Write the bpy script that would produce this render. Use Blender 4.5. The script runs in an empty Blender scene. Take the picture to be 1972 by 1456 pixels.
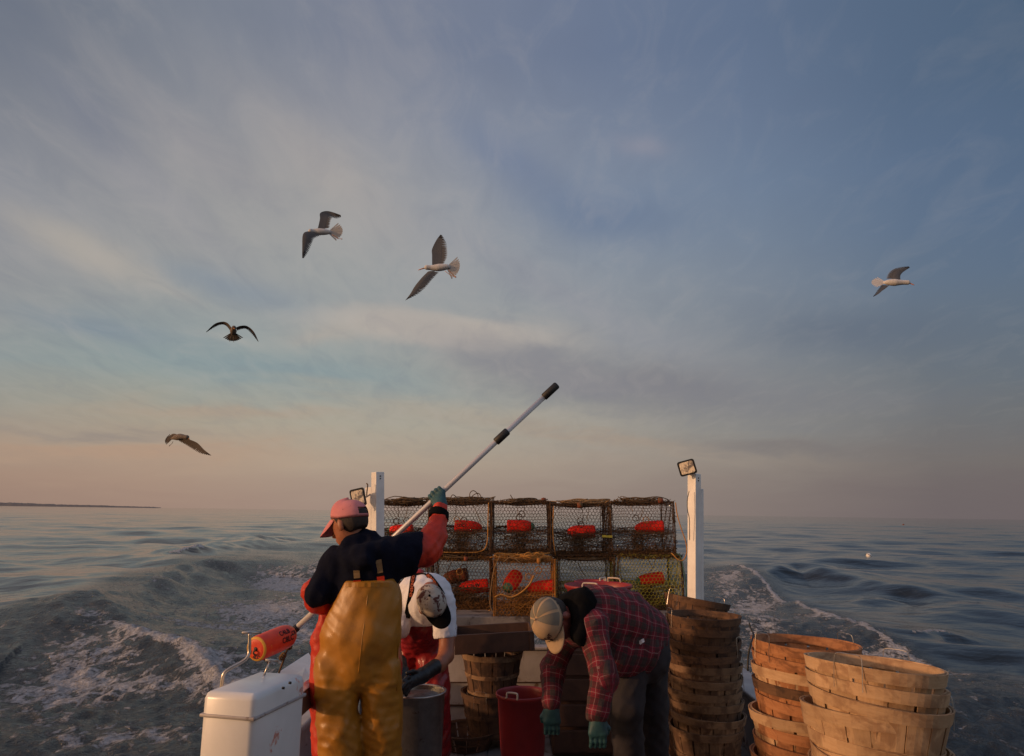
import bpy, bmesh, math, random
import numpy as np
from mathutils import Vector, Matrix, Quaternion
R = math.radians
SC = bpy.context.scene
COL = SC.collection
# ------------------------------------------------------------------ camera
H = 2.5                      # eye height above the water
F = 1300.0                   # focal length in pixels of a 1972 px wide picture
W0, H0 = 1972.0, 1456.0
TH = math.atan((987-728)/F)  # camera looks up a little
ROLL = R(0.786)              # the boat lists against the horizon
cam_d = bpy.data.cameras.new("camera"); cam = bpy.data.objects.new("camera", cam_d); COL.objects.link(cam)
cam.location = (0, 0, H); cam.rotation_euler = (R(90)+TH, 0, 0)
cam_d.sensor_width = 36; cam_d.lens = 36*F/W0; cam_d.clip_end = 30000; cam_d.clip_start = 0.05
SC.camera = cam
SC.view_settings.view_transform = 'Standard'; SC.view_settings.look = 'None'
SC.view_settings.exposure = 0.0; SC.view_settings.gamma = 1
def ray(px, py):
    a = (px-W0/2)/F; b = (H0/2-py)/F
    return np.array([a, math.cos(TH)-b*math.sin(TH), math.sin(TH)+b*math.cos(TH)])
def P(px, py, d):            # the place d metres ahead of the bow camera that shows at that point of the photo
    r = ray(px, py); r = r*(d/r[1]); return Vector((r[0], r[1], r[2]+H))
# ------------------------------------------------------------------ node helpers
class NT:
    def __init__(s, tree): s.t = tree; s.n = tree.nodes; s.l = tree.links
    def node(s, kind, **kw):
        n = s.n.new(kind)
        for k, v in kw.items():
            if k.startswith('i_'):
                key = k[2:]; key = int(key) if key.isdigit() else key.replace('_', ' ')
                s.put(n.inputs[key], v)
            else: setattr(n, k, v)
        return n
    def put(s, inp, v):
        if isinstance(v, S): s.l.new(v.k, inp)
        elif hasattr(v, 'is_linked') and hasattr(v, 'node'): s.l.new(v, inp)
        else:
            if hasattr(v, '__len__') and len(v) == 3 and inp.type == 'RGBA': v = (*v, 1)
            inp.default_value = v
    def m(s, op, *a, clamp=False):
        n = s.n.new('ShaderNodeMath'); n.operation = op; n.use_clamp = clamp
        for i, v in enumerate(a): s.put(n.inputs[i], v)
        return S(s, n.outputs[0])
    def mix(s, f, a, b, mode='MIX'):
        n = s.n.new('ShaderNodeMix'); n.data_type = 'RGBA'; n.blend_type = mode
        s.put(n.inputs[0], f); s.put(n.inputs[6], a); s.put(n.inputs[7], b)
        return S(s, n.outputs[2])
    def step(s, x, a, b, o0=0.0, o1=1.0):
        n = s.n.new('ShaderNodeMapRange'); n.interpolation_type = 'SMOOTHSTEP'
        s.put(n.inputs[0], x)
        for i, v in zip((1, 2, 3, 4), (a, b, o0, o1)): s.put(n.inputs[i], v)
        return S(s, n.outputs[0])
    def noise(s, vec, scale, detail=4, rough=.5, dist=0.0, out=0):
        n = s.n.new('ShaderNodeTexNoise'); s.put(n.inputs['Vector'], vec)
        s.put(n.inputs['Scale'], scale); s.put(n.inputs['Detail'], detail); s.put(n.inputs['Roughness'], rough); s.put(n.inputs['Distortion'], dist)
        return S(s, n.outputs[out])
    def mapping(s, vec, loc=(0,0,0), rot=(0,0,0), scale=(1,1,1)):
        n = s.n.new('ShaderNodeMapping'); s.put(n.inputs[0], vec)
        n.inputs[1].default_value = loc; n.inputs[2].default_value = rot; n.inputs[3].default_value = scale
        return S(s, n.outputs[0])
    def xyz(s, x, y, z):
        n = s.n.new('ShaderNodeCombineXYZ')
        for i, v in enumerate((x, y, z)): s.put(n.inputs[i], v)
        return S(s, n.outputs[0])
    def sep(s, v):
        n = s.n.new('ShaderNodeSeparateXYZ'); s.put(n.inputs[0], v); return [S(s, o) for o in n.outputs]
    def ramp(s, f, stops, interp='LINEAR'):
        n = s.n.new('ShaderNodeValToRGB'); s.put(n.inputs[0], f); cr = n.color_ramp; cr.interpolation = interp
        while len(cr.elements) < len(stops): cr.elements.new(0.5)
        for e, (p, c) in zip(cr.elements, stops): e.position = p; e.color = (*c[:3], 1)
        return S(s, n.outputs[0])
class S:
    def __init__(s, t, k): s.T = t; s.k = k
    def __add__(s, o): return s.T.m('ADD', s, o)
    def __radd__(s, o): return s.T.m('ADD', o, s)
    def __sub__(s, o): return s.T.m('SUBTRACT', s, o)
    def __rsub__(s, o): return s.T.m('SUBTRACT', o, s)
    def __mul__(s, o): return s.T.m('MULTIPLY', s, o)
    def __rmul__(s, o): return s.T.m('MULTIPLY', o, s)
    def __truediv__(s, o): return s.T.m('DIVIDE', s, o)
def lin(c):                  # sRGB 0-255 -> linear
    return tuple((v/255/12.92 if v/255 <= .04045 else ((v/255+.055)/1.055)**2.4) for v in c)
# ------------------------------------------------------------------ sky
SUN_AZ, SUN_EL = -110.0, 9.0     # degrees right of straight ahead, above the horizon: low on the port side
sdir = Vector((math.sin(R(SUN_AZ))*math.cos(R(SUN_EL)), math.cos(R(SUN_AZ))*math.cos(R(SUN_EL)), math.sin(R(SUN_EL))))
world = bpy.data.worlds.new("World"); SC.world = world; world.use_nodes = True
T = NT(world.node_tree); T.n.clear()
def px2ae(px, py):
    r = ray(px, py); r = r/np.linalg.norm(r)
    c, s_ = math.cos(ROLL), math.sin(ROLL)
    x, y, z = r[0]*c-r[2]*s_, r[1], r[2]*c+r[0]*s_
    return math.degrees(math.atan2(x, y)), math.degrees(math.asin(z))
def ae2px(az, el):
    x, y, z = math.sin(R(az))*math.cos(R(el)), math.cos(R(az))*math.cos(R(el)), math.sin(R(el))
    c, s_ = math.cos(ROLL), math.sin(ROLL)
    x, z = x*c+z*s_, z*c-x*s_
    dep = y*math.cos(TH)+z*math.sin(TH); up = -y*math.sin(TH)+z*math.cos(TH)
    return W0/2+F*x/dep, H0/2-F*up/dep
SKX = [120, 400, 700, 987, 1270, 1560, 1850]
SKY_ = [110, 250, 400, 550, 700, 800, 880, 960]
SKT = [
 [(102,110,128),(128,131,143),(135,138,149),(143,143,147),(133,144,149),(150,143,134),(160,136,121),(142,119,108)],
 [(116,123,140),(139,140,149),(149,148,151),(139,145,152),(136,151,155),(158,151,139),(168,146,129),(152,130,118)],
 [(115,122,143),(138,140,152),(152,151,153),(147,150,155),(147,154,156),(157,155,147),(165,151,137),(148,130,120)],
 [(106,117,143),(121,130,151),(134,140,155),(138,144,154),(150,150,151),(154,152,146),(158,146,133),(142,125,117)],
 [(96,111,141),(108,121,147),(114,129,154),(125,135,151),(138,140,147),(142,142,141),(147,137,130),(130,118,112)],
 [(86,104,134),(93,111,141),(99,117,144),(109,121,141),(119,125,135),(125,128,130),(128,122,118),(114,105,104)],
 [(72,92,120),(78,98,128),(82,102,132),(88,105,128),(95,105,119),(98,102,110),(105,101,102),(99,92,95)]]
def skycol(px, py):
    px = min(max(px, SKX[0]), SKX[-1]); py = min(max(py, SKY_[0]), SKY_[-1])
    i = max(0, min(len(SKX)-2, int(np.searchsorted(SKX, px))-1)); j = max(0, min(len(SKY_)-2, int(np.searchsorted(SKY_, py))-1))
    u = (px-SKX[i])/(SKX[i+1]-SKX[i]); v = (py-SKY_[j])/(SKY_[j+1]-SKY_[j])
    a = np.array
    c = (a(SKT[i][j])*(1-u)*(1-v)+a(SKT[i+1][j])*u*(1-v)+a(SKT[i][j+1])*(1-u)*v+a(SKT[i+1][j+1])*u*v)
    return c*1.035+a((4, 3, -2))+a((2, 1, 4))*max(0, (py-800)/160)
g = T.node('ShaderNodeTexCoord')
dx, dy, dz = T.sep(g.outputs['Generated'])
cR, sR = math.cos(ROLL), math.sin(ROLL)
sx = dx*cR - dz*sR; sy = dy; sz = dz*cR + dx*sR
EL = T.m('MULTIPLY', T.m('ARCSINE', sz), 180/math.pi)
AZ = T.m('MULTIPLY', T.m('ARCTAN2', sx, sy), 180/math.pi)
plane = T.xyz(T.m('DIVIDE', sx, sz.T.m('MAXIMUM', sz, 0.0)+0.16), T.m('DIVIDE', sy, T.m('MAXIMUM', sz, 0.0)+0.16), 0.0)
wn1 = T.noise(plane, 1.3, 5, .55, .6); wn2 = T.noise(T.mapping(plane, (7, 3, 0)), 1.3, 5, .55, .6)
AZw = AZ + (wn1-0.5)*9.0; ELw = EL + (wn2-0.5)*4.5
els = [0, 2, 4, 7, 10, 13, 17, 21, 26, 31, 37, 44]
azs = [-40, -28, -16, -4, 8, 20, 32, 42]
fac = T.m('DIVIDE', T.m('ADD', EL, (wn2-0.5)*2.5), 50.0, clamp=True)
prev = None
for k, az in enumerate(azs):
    st = [(e/50, lin(skycol(*ae2px(az, e)))) for e in els] + [(1.0, lin(skycol(*ae2px(az, 44))*0.92))]
    c = T.ramp(fac, st)
    if prev is None: prev = c
    else: prev = T.mix(T.m('DIVIDE', (AZ + (wn1-0.5)*4.0) - float(azs[k-1]), float(az-azs[k-1]), clamp=True), prev, c)
skyc = prev
def blob(px, py, rx, ry, col, k, rot=0.0, pw=1.0):
    global skyc
    a, e = px2ae(px, py); sxd = abs(px2ae(px+rx, py)[0]-a); syd = abs(px2ae(px, py-ry)[1]-e)
    u = AZw-a; v = ELw-e; c, s_ = math.cos(R(rot)), math.sin(R(rot))
    u2 = u*c+v*s_; v2 = v*c-u*s_
    d = T.m('ADD', T.m('POWER', T.m('ABSOLUTE', u2*(1/sxd)), 2.0), T.m('POWER', T.m('ABSOLUTE', v2*(1/syd)), 2.0))
    w = T.m('EXPONENT', T.m('MULTIPLY', T.m('POWER', d, pw), -1.0))
    skyc = T.mix(w*k, skyc, (*lin(col), 1))
#SKYBLOBS
blob(1250, 745, 420, 60, (122,121,128), .75, -8)
blob(1640, 640, 260, 50, (92,104,122), .5, -10)
blob(840, 645, 250, 30, (184,174,164), .85, -2, 2.0)
blob(1020, 700, 260, 34, (140,138,142), .6, -12, 1.5)
blob(640, 655, 90, 16, (176,166,156), .6, 4)
blob(1060, 560, 300, 40, (146,147,155), .5, -25)
blob(1150, 415, 170, 60, (98,117,146), .6, -12)
blob(980, 300, 120, 50, (104,120,150), .5, -30)
blob(560, 715, 300, 34, (130,149,155), .7, -3)
blob(170, 480, 150, 40, (176,168,158), .75, -18, 1.2)
blob(330, 560, 90, 12, (168,164,158), .6, -14)
blob(430, 645, 70, 10, (172,170,164), .5, -4)
blob(260, 330, 260, 50, (152,151,156), .5, -35)
blob(180, 610, 170, 25, (124,139,152), .6, -5)
blob(620, 330, 200, 60, (168,162,159), .6, -30)
blob(340, 250, 220, 40, (150,148,152), .55, -28)
blob(150, 200, 120, 50, (108,116,134), .5, -30)
blob(450, 560, 160, 25, (128,142,156), .5, -10)
blob(900, 790, 260, 18, (168,160,146), .6, -4)
blob(1150, 840, 260, 14, (164,146,130), .55, -8)
blob(1500, 860, 200, 16, (118,112,113), .5, -5)
blob(420, 790, 240, 14, (172,152,134), .6, 3)
blob(250, 870, 260, 14, (178,148,126), .6, 3)
blob(200, 835, 160, 9, (140,132,128), .5, 2)
blob(1235, 270, 50, 22, (140,142,156), .7, -15)
# thin high cloud: streaks and fine mottling
rotp = T.mapping(plane, (0, 0, 0), (0, 0, R(38)), (1.0, 0.28, 1.0))
st1 = T.noise(rotp, 3.2, 7, .62, .5)
st2 = T.noise(T.mapping(plane, (3, 1, 0), (0, 0, R(20)), (1.0, .5, 1)), 9.0, 6, .6, .8)
lum = T.m('ADD', T.step(st1, .25, .78, -.5, .5)*0.05, (st2-0.5)*0.24)
hi = T.m('MULTIPLY', T.step(EL, 1.5, 9.0), T.step(AZ, -5.0, 30.0, 1.0, .45))
skyc2 = T.mix(T.m('MULTIPLY', T.m('MAXIMUM', lum, 0.0), hi*2.4), skyc, (*lin((186,178,172)), 1))
skyc2 = T.mix(T.m('MULTIPLY', T.m('MAXIMUM', lum*-1.0, 0.0), hi*2.4), skyc2, (*lin((92,103,127)), 1))
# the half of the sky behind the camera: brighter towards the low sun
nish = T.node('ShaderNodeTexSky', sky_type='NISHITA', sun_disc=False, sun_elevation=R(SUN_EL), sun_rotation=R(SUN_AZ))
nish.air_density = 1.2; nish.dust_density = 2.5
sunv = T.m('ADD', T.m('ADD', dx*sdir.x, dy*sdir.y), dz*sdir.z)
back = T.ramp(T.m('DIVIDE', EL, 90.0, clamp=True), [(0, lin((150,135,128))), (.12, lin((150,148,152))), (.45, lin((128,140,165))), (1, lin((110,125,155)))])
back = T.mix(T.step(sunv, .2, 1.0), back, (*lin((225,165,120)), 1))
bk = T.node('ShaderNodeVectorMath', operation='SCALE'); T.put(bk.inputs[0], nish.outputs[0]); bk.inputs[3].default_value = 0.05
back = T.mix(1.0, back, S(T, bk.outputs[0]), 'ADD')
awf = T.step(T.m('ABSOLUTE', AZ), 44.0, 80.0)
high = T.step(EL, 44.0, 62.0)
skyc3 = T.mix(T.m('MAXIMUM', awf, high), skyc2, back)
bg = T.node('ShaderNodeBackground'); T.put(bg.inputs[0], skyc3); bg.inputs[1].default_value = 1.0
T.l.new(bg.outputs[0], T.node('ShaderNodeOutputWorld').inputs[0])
sl = bpy.data.lights.new("sun", 'SUN'); sl.energy = 2.0; sl.angle = R(1.5); sl.color = (1.0, .56, .30)
sun = bpy.data.objects.new("sun", sl); COL.objects.link(sun)
sun.rotation_euler = (-sdir).to_track_quat('-Z', 'Y').to_euler()
# ------------------------------------------------------------------ mesh helpers
def mesh_obj(name, V, Fc, mat=None, parent=None, smooth=True):
    me = bpy.data.meshes.new(name)
    V = np.asarray(V, dtype=np.float32)
    me.from_pydata([tuple(v) for v in V.tolist()], [], [tuple(int(i) for i in f) for f in Fc]) if not isinstance(Fc, np.ndarray) else fast_mesh(me, V, Fc)
    me.update()
    if smooth: me.polygons.foreach_set('use_smooth', [True]*len(me.polygons))
    o = bpy.data.objects.new(name, me); COL.objects.link(o)
    if mat: me.materials.append(mat)
    if parent: o.parent = parent
    return o
def fast_mesh(me, V, Fq):
    n = Fq.shape[1]
    me.vertices.add(len(V)); me.vertices.foreach_set('co', V.ravel())
    me.loops.add(Fq.size); me.loops.foreach_set('vertex_index', Fq.ravel().astype(np.int32))
    me.polygons.add(len(Fq)); me.polygons.foreach_set('loop_start', np.arange(0, Fq.size, n, dtype=np.int32))
    me.update(calc_edges=True); me.validate()
def tag(o, label=None, cat=None, group=None, kind=None):
    if label: o['label'] = label
    if cat: o['category'] = cat
    if group: o['group'] = group
    if kind: o['kind'] = kind
    return o
def empty(name, loc=(0,0,0), label=None, cat=None, group=None):
    o = bpy.data.objects.new(name, None); COL.objects.link(o); o.location = loc; o.empty_display_size = .1
    return tag(o, label, cat, group)
def mat(name, fn):
    m = bpy.data.materials.new(name); m.use_nodes = True
    t = NT(m.node_tree); b = m.node_tree.nodes['Principled BSDF']; fn(t, b); return m
# ------------------------------------------------------------------ sea
cS, sS = math.cos(ROLL), math.sin(ROLL)
def sea_pt(px, py, z=0.0):       # where a point of the photo meets the (tilted) sea, sea-local x, y
    r = ray(px, py)
    lx, ly, lz = r[0]*cS-r[2]*sS, r[1], r[2]*cS+r[0]*sS
    ox, oz = -H*sS, H*cS
    t = (z-oz)/lz
    return ox+lx*t, ly*t
def build_sea():
    rng = np.random.default_rng(5)
    a1 = np.linspace(-46, 46, 860); a2 = np.linspace(46, 314, 80)[1:-1]
    ang = np.radians(np.concatenate([a1, a2])); na = len(ang)
    rad = np.concatenate([np.linspace(0.2, 3.2, 4), 3.4*1.0088**np.arange(0, 900)]); rad = np.append(rad, [15000, 26000]); nr = len(rad)
    A, Rr = np.meshgrid(ang, rad); X = np.sin(A)*Rr; Y = np.cos(A)*Rr
    # pixel coordinates of every vertex (to lay the wake where the photo shows it)
    wx, wz = X*cS, -X*sS
    dep = Y*math.cos(TH)+(wz-H)*math.sin(TH); up = -Y*math.sin(TH)+(wz-H)*math.cos(TH)
    dep = np.where(dep < .05, .05, dep)
    PX = W0/2+F*wx/dep; PY = H0/2-F*up/dep
    PX = np.where(Y > 1, PX, -9999); 
    # open sea: many small waves, crests roughly along x
    Z = np.zeros_like(X); sp = Rr*0.0088
    N = 64
    for i in range(N):
        lam = 0.55*(26/0.55)**(i/(N-1)); th = rng.normal(0.25, 0.55); k = 2*np.pi/lam
        s = 0.0175*(0.55+0.9*math.exp(-((math.log(lam/4.0))/0.9)**2)); a = s/k
        fade = np.clip(lam/(sp*3.2)-1, 0, 1)
        ph = rng.uniform(0, 6.28)
        arg = k*(X*math.sin(th)+Y*math.cos(th))+ph+0.6*np.sin(0.11*k*X+ph)
        Z += a*fade*(np.cos(arg)+0.22*np.cos(2*arg))
    Z *= 1+0.0*X
    foam = np.zeros_like(X); churn = np.zeros_like(X)
    def polyd(pts):
        best = np.full(X.shape, 1e9); sgn = np.zeros_like(X); tt = np.zeros_like(X); L = 0
        seg = [math.dist(pts[i], pts[i+1]) for i in range(len(pts)-1)]; tot = sum(seg)
        for i in range(len(pts)-1):
            (x0, y0), (x1, y1) = pts[i], pts[i+1]; ex, ey = x1-x0, y1-y0; l2 = ex*ex+ey*ey
            u = np.clip(((X-x0)*ex+(Y-y0)*ey)/l2, 0, 1); dx_, dy_ = X-x0-u*ex, Y-y0-u*ey
            d = np.hypot(dx_, dy_); m = d < best
            best = np.where(m, d, best); sgn = np.where(m, np.sign(ex*(Y-y0)-ey*(X-x0)), sgn); tt = np.where(m, (L+u*seg[i])/tot, tt)
            L += seg[i]
        return best*sgn, tt
    wob = (np.sin(X*1.1+Y*.7)+np.sin(X*2.3-Y*1.7+1)+.5*np.sin(X*5.1+Y*4.3))*0.14
    def ridge(px, A0, wl, wr, foamk=0.0, fw=.3, up_=0.0, pinch=1.2, lip=0, env0=.12):
        nonlocal Z, foam
        pts = [sea_pt(x, y, A0) for x, y in px]
        # smooth the line
        for _ in range(2):
            q = [pts[0]]
            for a, b in zip(pts, pts[1:]): q += [(a[0]*.75+b[0]*.25, a[1]*.75+b[1]*.25), (a[0]*.25+b[0]*.75, a[1]*.25+b[1]*.75)]
            pts = q+[pts[-1]]
        d, t = polyd(pts); dd = d+wob*min(wl, wr)*.8
        w = np.where(dd > 0, wl, wr); env = np.clip(np.minimum(t, 1-t)*5+env0, 0, 1)
        Z += A0*env*np.exp(-np.abs(dd/w)**pinch)
        if foamk: foam[:] = np.maximum(foam, foamk*np.exp(-((dd+lip)/fw)**2)*np.clip(np.minimum(t, 1-t)*8+.3, 0, 1))
    # positive d = left of travel direction of the polyline
    ridge([(60,1205),(120,1172),(190,1142),(270,1118),(330,1096),(392,1070),(440,1072),(500,1075)], .46, 3.2, 1.2, .22, .30, pinch=1.4, env0=.35)
    ridge([(330,1190),(400,1150),(470,1115),(540,1095)], -.14, 2.0, 2.0, 0, pinch=2)
    ridge([(310,1066),(370,1058),(430,1046),(480,1035),(525,1028),(600,1030)], .40, 2.4, 1.6, .0, pinch=1.5)
    ridge([(335,1070),(375,1062),(400,1064)], .22, .8, .8, .95, .8)
    ridge([(120,1168),(200,1195),(255,1220),(330,1240),(395,1268),(430,1300),(470,1330)], .07, .42, .36, 0, .18)
    ridge([(215,1212),(240,1222),(330,1246),(380,1262),(410,1290),(440,1312),(500,1330)], .16, .3, .3, .90, .17)
    ridge([(1400,1115),(1450,1104),(1480,1098),(1530,1082),(1600,1100),(1700,1112),(1800,1128)], .42, 2.2, 1.1, 0, pinch=1.6)
    ridge([(1600,1160),(1720,1128),(1850,1150),(1960,1190)], .22, 1.5, 1.2, 0, pinch=1.7)
    ridge([(1360,1092),(1430,1104),(1490,1135),(1530,1158),(1590,1185),(1680,1222),(1760,1258),(1900,1320)], .12, .5, .5, .82, .12)
    ridge([(1740,1222),(1800,1204),(1880,1225)], .17, .7, .6, .78, .45)
    # wake water, churned between the two edge lines
    def seg_side(pts, px, py, flip=1):
        # x of the line at given PY, linear
        ys = [p[1] for p in pts]; xs = [p[0] for p in pts]
        o = np.argsort(ys); return np.interp(py, np.array(ys)[o], np.array(xs)[o])
    lx = seg_side([(640,1035),(520,1040),(440,1070),(330,1096),(230,1128),(60,1200),(-400,1300)], PX, PY)
    rx = seg_side([(1250,1060),(1340,1085),(1440,1104),(1530,1158),(1620,1195),(1760,1258),(1900,1320),(2400,1500)], PX, PY)
    inside = 1/(1+np.exp(-(PX-lx)/14))*1/(1+np.exp((PX-rx)/10))*np.clip((PY-1035)/50, 0, 1)
    churn = inside
    def fb(cx, cy, rx_, ry_, k): 
        nonlocal foam
        g_ = np.exp(-((PX-cx)/rx_)**2-((PY-cy)/ry_)**2)*k; foam = 1-(1-np.clip(foam, 0, 1.6))*(1-np.clip(g_, 0, 1)) if False else np.maximum(foam, g_)+.35*np.minimum(foam, g_)
    for a in [(540,1112,75,22,.90),(500,1165,120,26,.88),(560,1215,70,50,.84),(400,1205,150,20,.72),(300,1320,200,26,.66),(200,1262,110,36,.58),
              (300,1135,130,14,.36),(430,1095,80,10,.3),(640,1100,60,40,.7),(1000,1200,280,60,.75),(1240,1210,80,40,.6),(1400,1125,45,22,.68),(1440,1165,60,30,.66),(1470,1230,60,60,.66),
              (1570,1200,70,18,.6),(1700,1262,110,20,.72),(1800,1225,70,18,.42),(1850,1310,90,30,.5),(1650,1330,120,30,.5),(1490,1150,60,20,.5),(1640,1225,90,14,.5),(420,1285,60,14,.7),(130,1300,120,60,.60),(1390,1290,50,60,.6),(480,1330,80,60,.7),(220,1420,340,50,.56),(60,1340,160,50,.56),(170,1225,60,10,.5)]: fb(*a)
    foam = np.maximum(foam, .30*inside)
    foam = foam*np.clip(inside+ (foam > .9), 0, 1)
    # choppy surface inside the wake
    ch = np.zeros_like(X)
    for i in range(46):
        lam = rng.uniform(.14, 1.1); k = 2*np.pi/lam; th = rng.uniform(0, 6.28); fade = np.clip(lam/(sp*3)-1, 0, 1)
        arg = k*(X*math.sin(th)+Y*math.cos(th))+rng.uniform(0, 6.28)+1.3*np.sin(k*.23*(X*math.cos(th)-Y*math.sin(th))+rng.uniform(0,6.28))
        ch += fade*.0046*lam**.8*(1-np.abs(np.sin(arg))*2)
    Z += ch*inside*(.9+np.clip(foam, 0, 1.3)*.55)
    near = Rr < 3.3; Z[near] *= 0.3
    Z -= np.exp(-(np.hypot(X, (Y-2.5)*.45)/1.9)**4)*.5      # keep the water below the boat's floor
    V = np.stack([X, Y, Z], -1).reshape(-1, 3)
    i = np.arange(nr-1)[:, None]; j = np.arange(na)[None, :]; j2 = (j+1) % na
    Q = np.stack(np.broadcast_arrays(i*na+j, i*na+j2, (i+1)*na+j2, (i+1)*na+j), -1).reshape(-1, 4)[:, ::-1]
    o = mesh_obj('sea', V, np.ascontiguousarray(Q))
    for nm, arr in (('foam', foam), ('churn', churn)):
        at = o.data.attributes.new(nm, 'FLOAT', 'POINT'); at.data.foreach_set('value', arr.astype(np.float32).ravel())
    o.rotation_euler = (0, ROLL, 0); o['kind'] = 'structure'
    return o
def sea_mat(t, b):
    tc = t.node('ShaderNodeTexCoord'); ob = tc.outputs['Object']
    fo = t.node('ShaderNodeAttribute', attribute_name='foam').outputs['Fac']; chn = t.node('ShaderNodeAttribute', attribute_name='churn').outputs['Fac']
    fo = S(t, fo); chn = S(t, chn)
    st = t.mapping(ob, (0,0,0), (0,0,0), (1.0, .62, 1.0))
    n1 = t.noise(st, 3.9, 9, .72, .9); n2 = t.noise(t.mapping(ob, (5, 9, 0), (0,0,0), (1,.6,1)), 17.0, 6, .75, .5)
    vo = t.node('ShaderNodeTexVoronoi', feature='DISTANCE_TO_EDGE'); 
    wv = t.node('ShaderNodeVectorMath', operation='ADD'); t.put(wv.inputs[0], st)
    sc = t.node('ShaderNodeVectorMath', operation='SCALE'); t.put(sc.inputs[0], t.noise(st, 3.0, 4, .6, 0, 1)); sc.inputs[3].default_value = .9
    t.put(wv.inputs[1], sc.outputs[0]); t.put(vo.inputs['Vector'], wv.outputs[0]); vo.inputs['Scale'].default_value = 2.3
    lace = t.step(S(t, vo.outputs[0]), 0.0, .22, 1.0, 0.0)
    dens = (n1-.5)*1.6+.56 + lace*.17 + (n2-.5)*.5
    thr = t.m('SUBTRACT', 1.05, fo*0.80)
    fm = t.step(dens - thr, -.03, .13)
    fm = t.m('MULTIPLY', fm, 1.0, clamp=True)
    # colours: dark clear water outside, milky grey green inside the wake, grey white foam
    base = t.mix(chn, (.014,.015,.015,1), (.019,.022,.023,1))
    aer = t.step(dens - thr, -.34, .05)
    base = t.mix(aer*.4, base, (.085,.09,.09,1))
    colr = t.mix(fm*.94, base, t.mix(t.step(n2, .30, .68), (.20,.20,.205,1), (.64,.635,.65,1)))
    t.put(b.inputs['Base Color'], colr)
    t.put(b.inputs['Roughness'], t.m('ADD', t.m('ADD', 0.07, fm*.55), chn*.07))
    b.inputs['IOR'].default_value = 1.33
    b1 = t.noise(t.mapping(ob, (0,0,0), (0,0,.2), (.55, 1.0, 1)), 2.2, 4, .5, .2)
    b2 = t.noise(t.mapping(ob, (0,0,0), (0,0,0), (.2, .5, 1)), .35, 3, .5, .2)
    b3 = t.noise(ob, 14.0, 5, .6, .6)
    hgt = t.m('ADD', t.m('ADD', b1*.040, b2*.32), t.m('ADD', t.m('MULTIPLY', b3, chn*.036), t.m('MULTIPLY', fm, t.m('ADD', .02, t.m('ADD', n2*.09, t.m('MULTIPLY', t.noise(ob, 26.0, 4, .6, .5), .035))))))
    bp = t.node('ShaderNodeBump'); bp.inputs['Strength'].default_value = 1.0; bp.inputs['Distance'].default_value = 1.0
    t.put(bp.inputs['Height'], hgt); t.put(b.inputs['Normal'], bp.outputs[0])
sea = build_sea(); sea.data.materials.append(mat('sea_water', sea_mat))
# ------------------------------------------------------------------ low land on the horizon
def headland():
    pts = [(-260,960),(-100,962),(20,963),(60,965),(113,968),(160,969),(205,970),(222,972),(260,973),(290,974),(312,976)]
    D = 3200.; V = []; 
    rng = random.Random(3); top = []
    for (x0, y0), (x1, y1) in zip(pts, pts[1:]):
        for k in range(14):
            u = k/14; top.append((x0+(x1-x0)*u, y0+(y1-y0)*u-rng.uniform(0, .9)))
    n = len(top); depth = [0, 25, 70, 160, 300, 420]; prof = [0, .55, .85, 1, .8, 0]
    for (x, y) in top:
        c = P(x, y, D); hz = P(x, 987-(986-x)*.01373+1.5, D)
        for dd, pf in zip(depth, prof):
            V.append((c.x*(1+dd/D), D+dd, hz.z-3+((c.z-hz.z)*.65+3)*pf*(1+rng.uniform(-.06,.06))))
    m = len(depth); Fc = [(i*m+j, (i+1)*m+j, (i+1)*m+j+1, i*m+j+1) for i in range(n-1) for j in range(m-1)]
    def hm(t, b):
        nz = t.noise(t.node('ShaderNodeTexCoord').outputs['Object'], .02, 4)
        t.put(b.inputs['Base Color'], t.mix(nz, (.10,.10,.105,1), (.16,.15,.145,1))); b.inputs['Roughness'].default_value = .95
    o = mesh_obj('headland', V, Fc, mat('headland', hm)); o['kind'] = 'structure'
headland()
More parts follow.
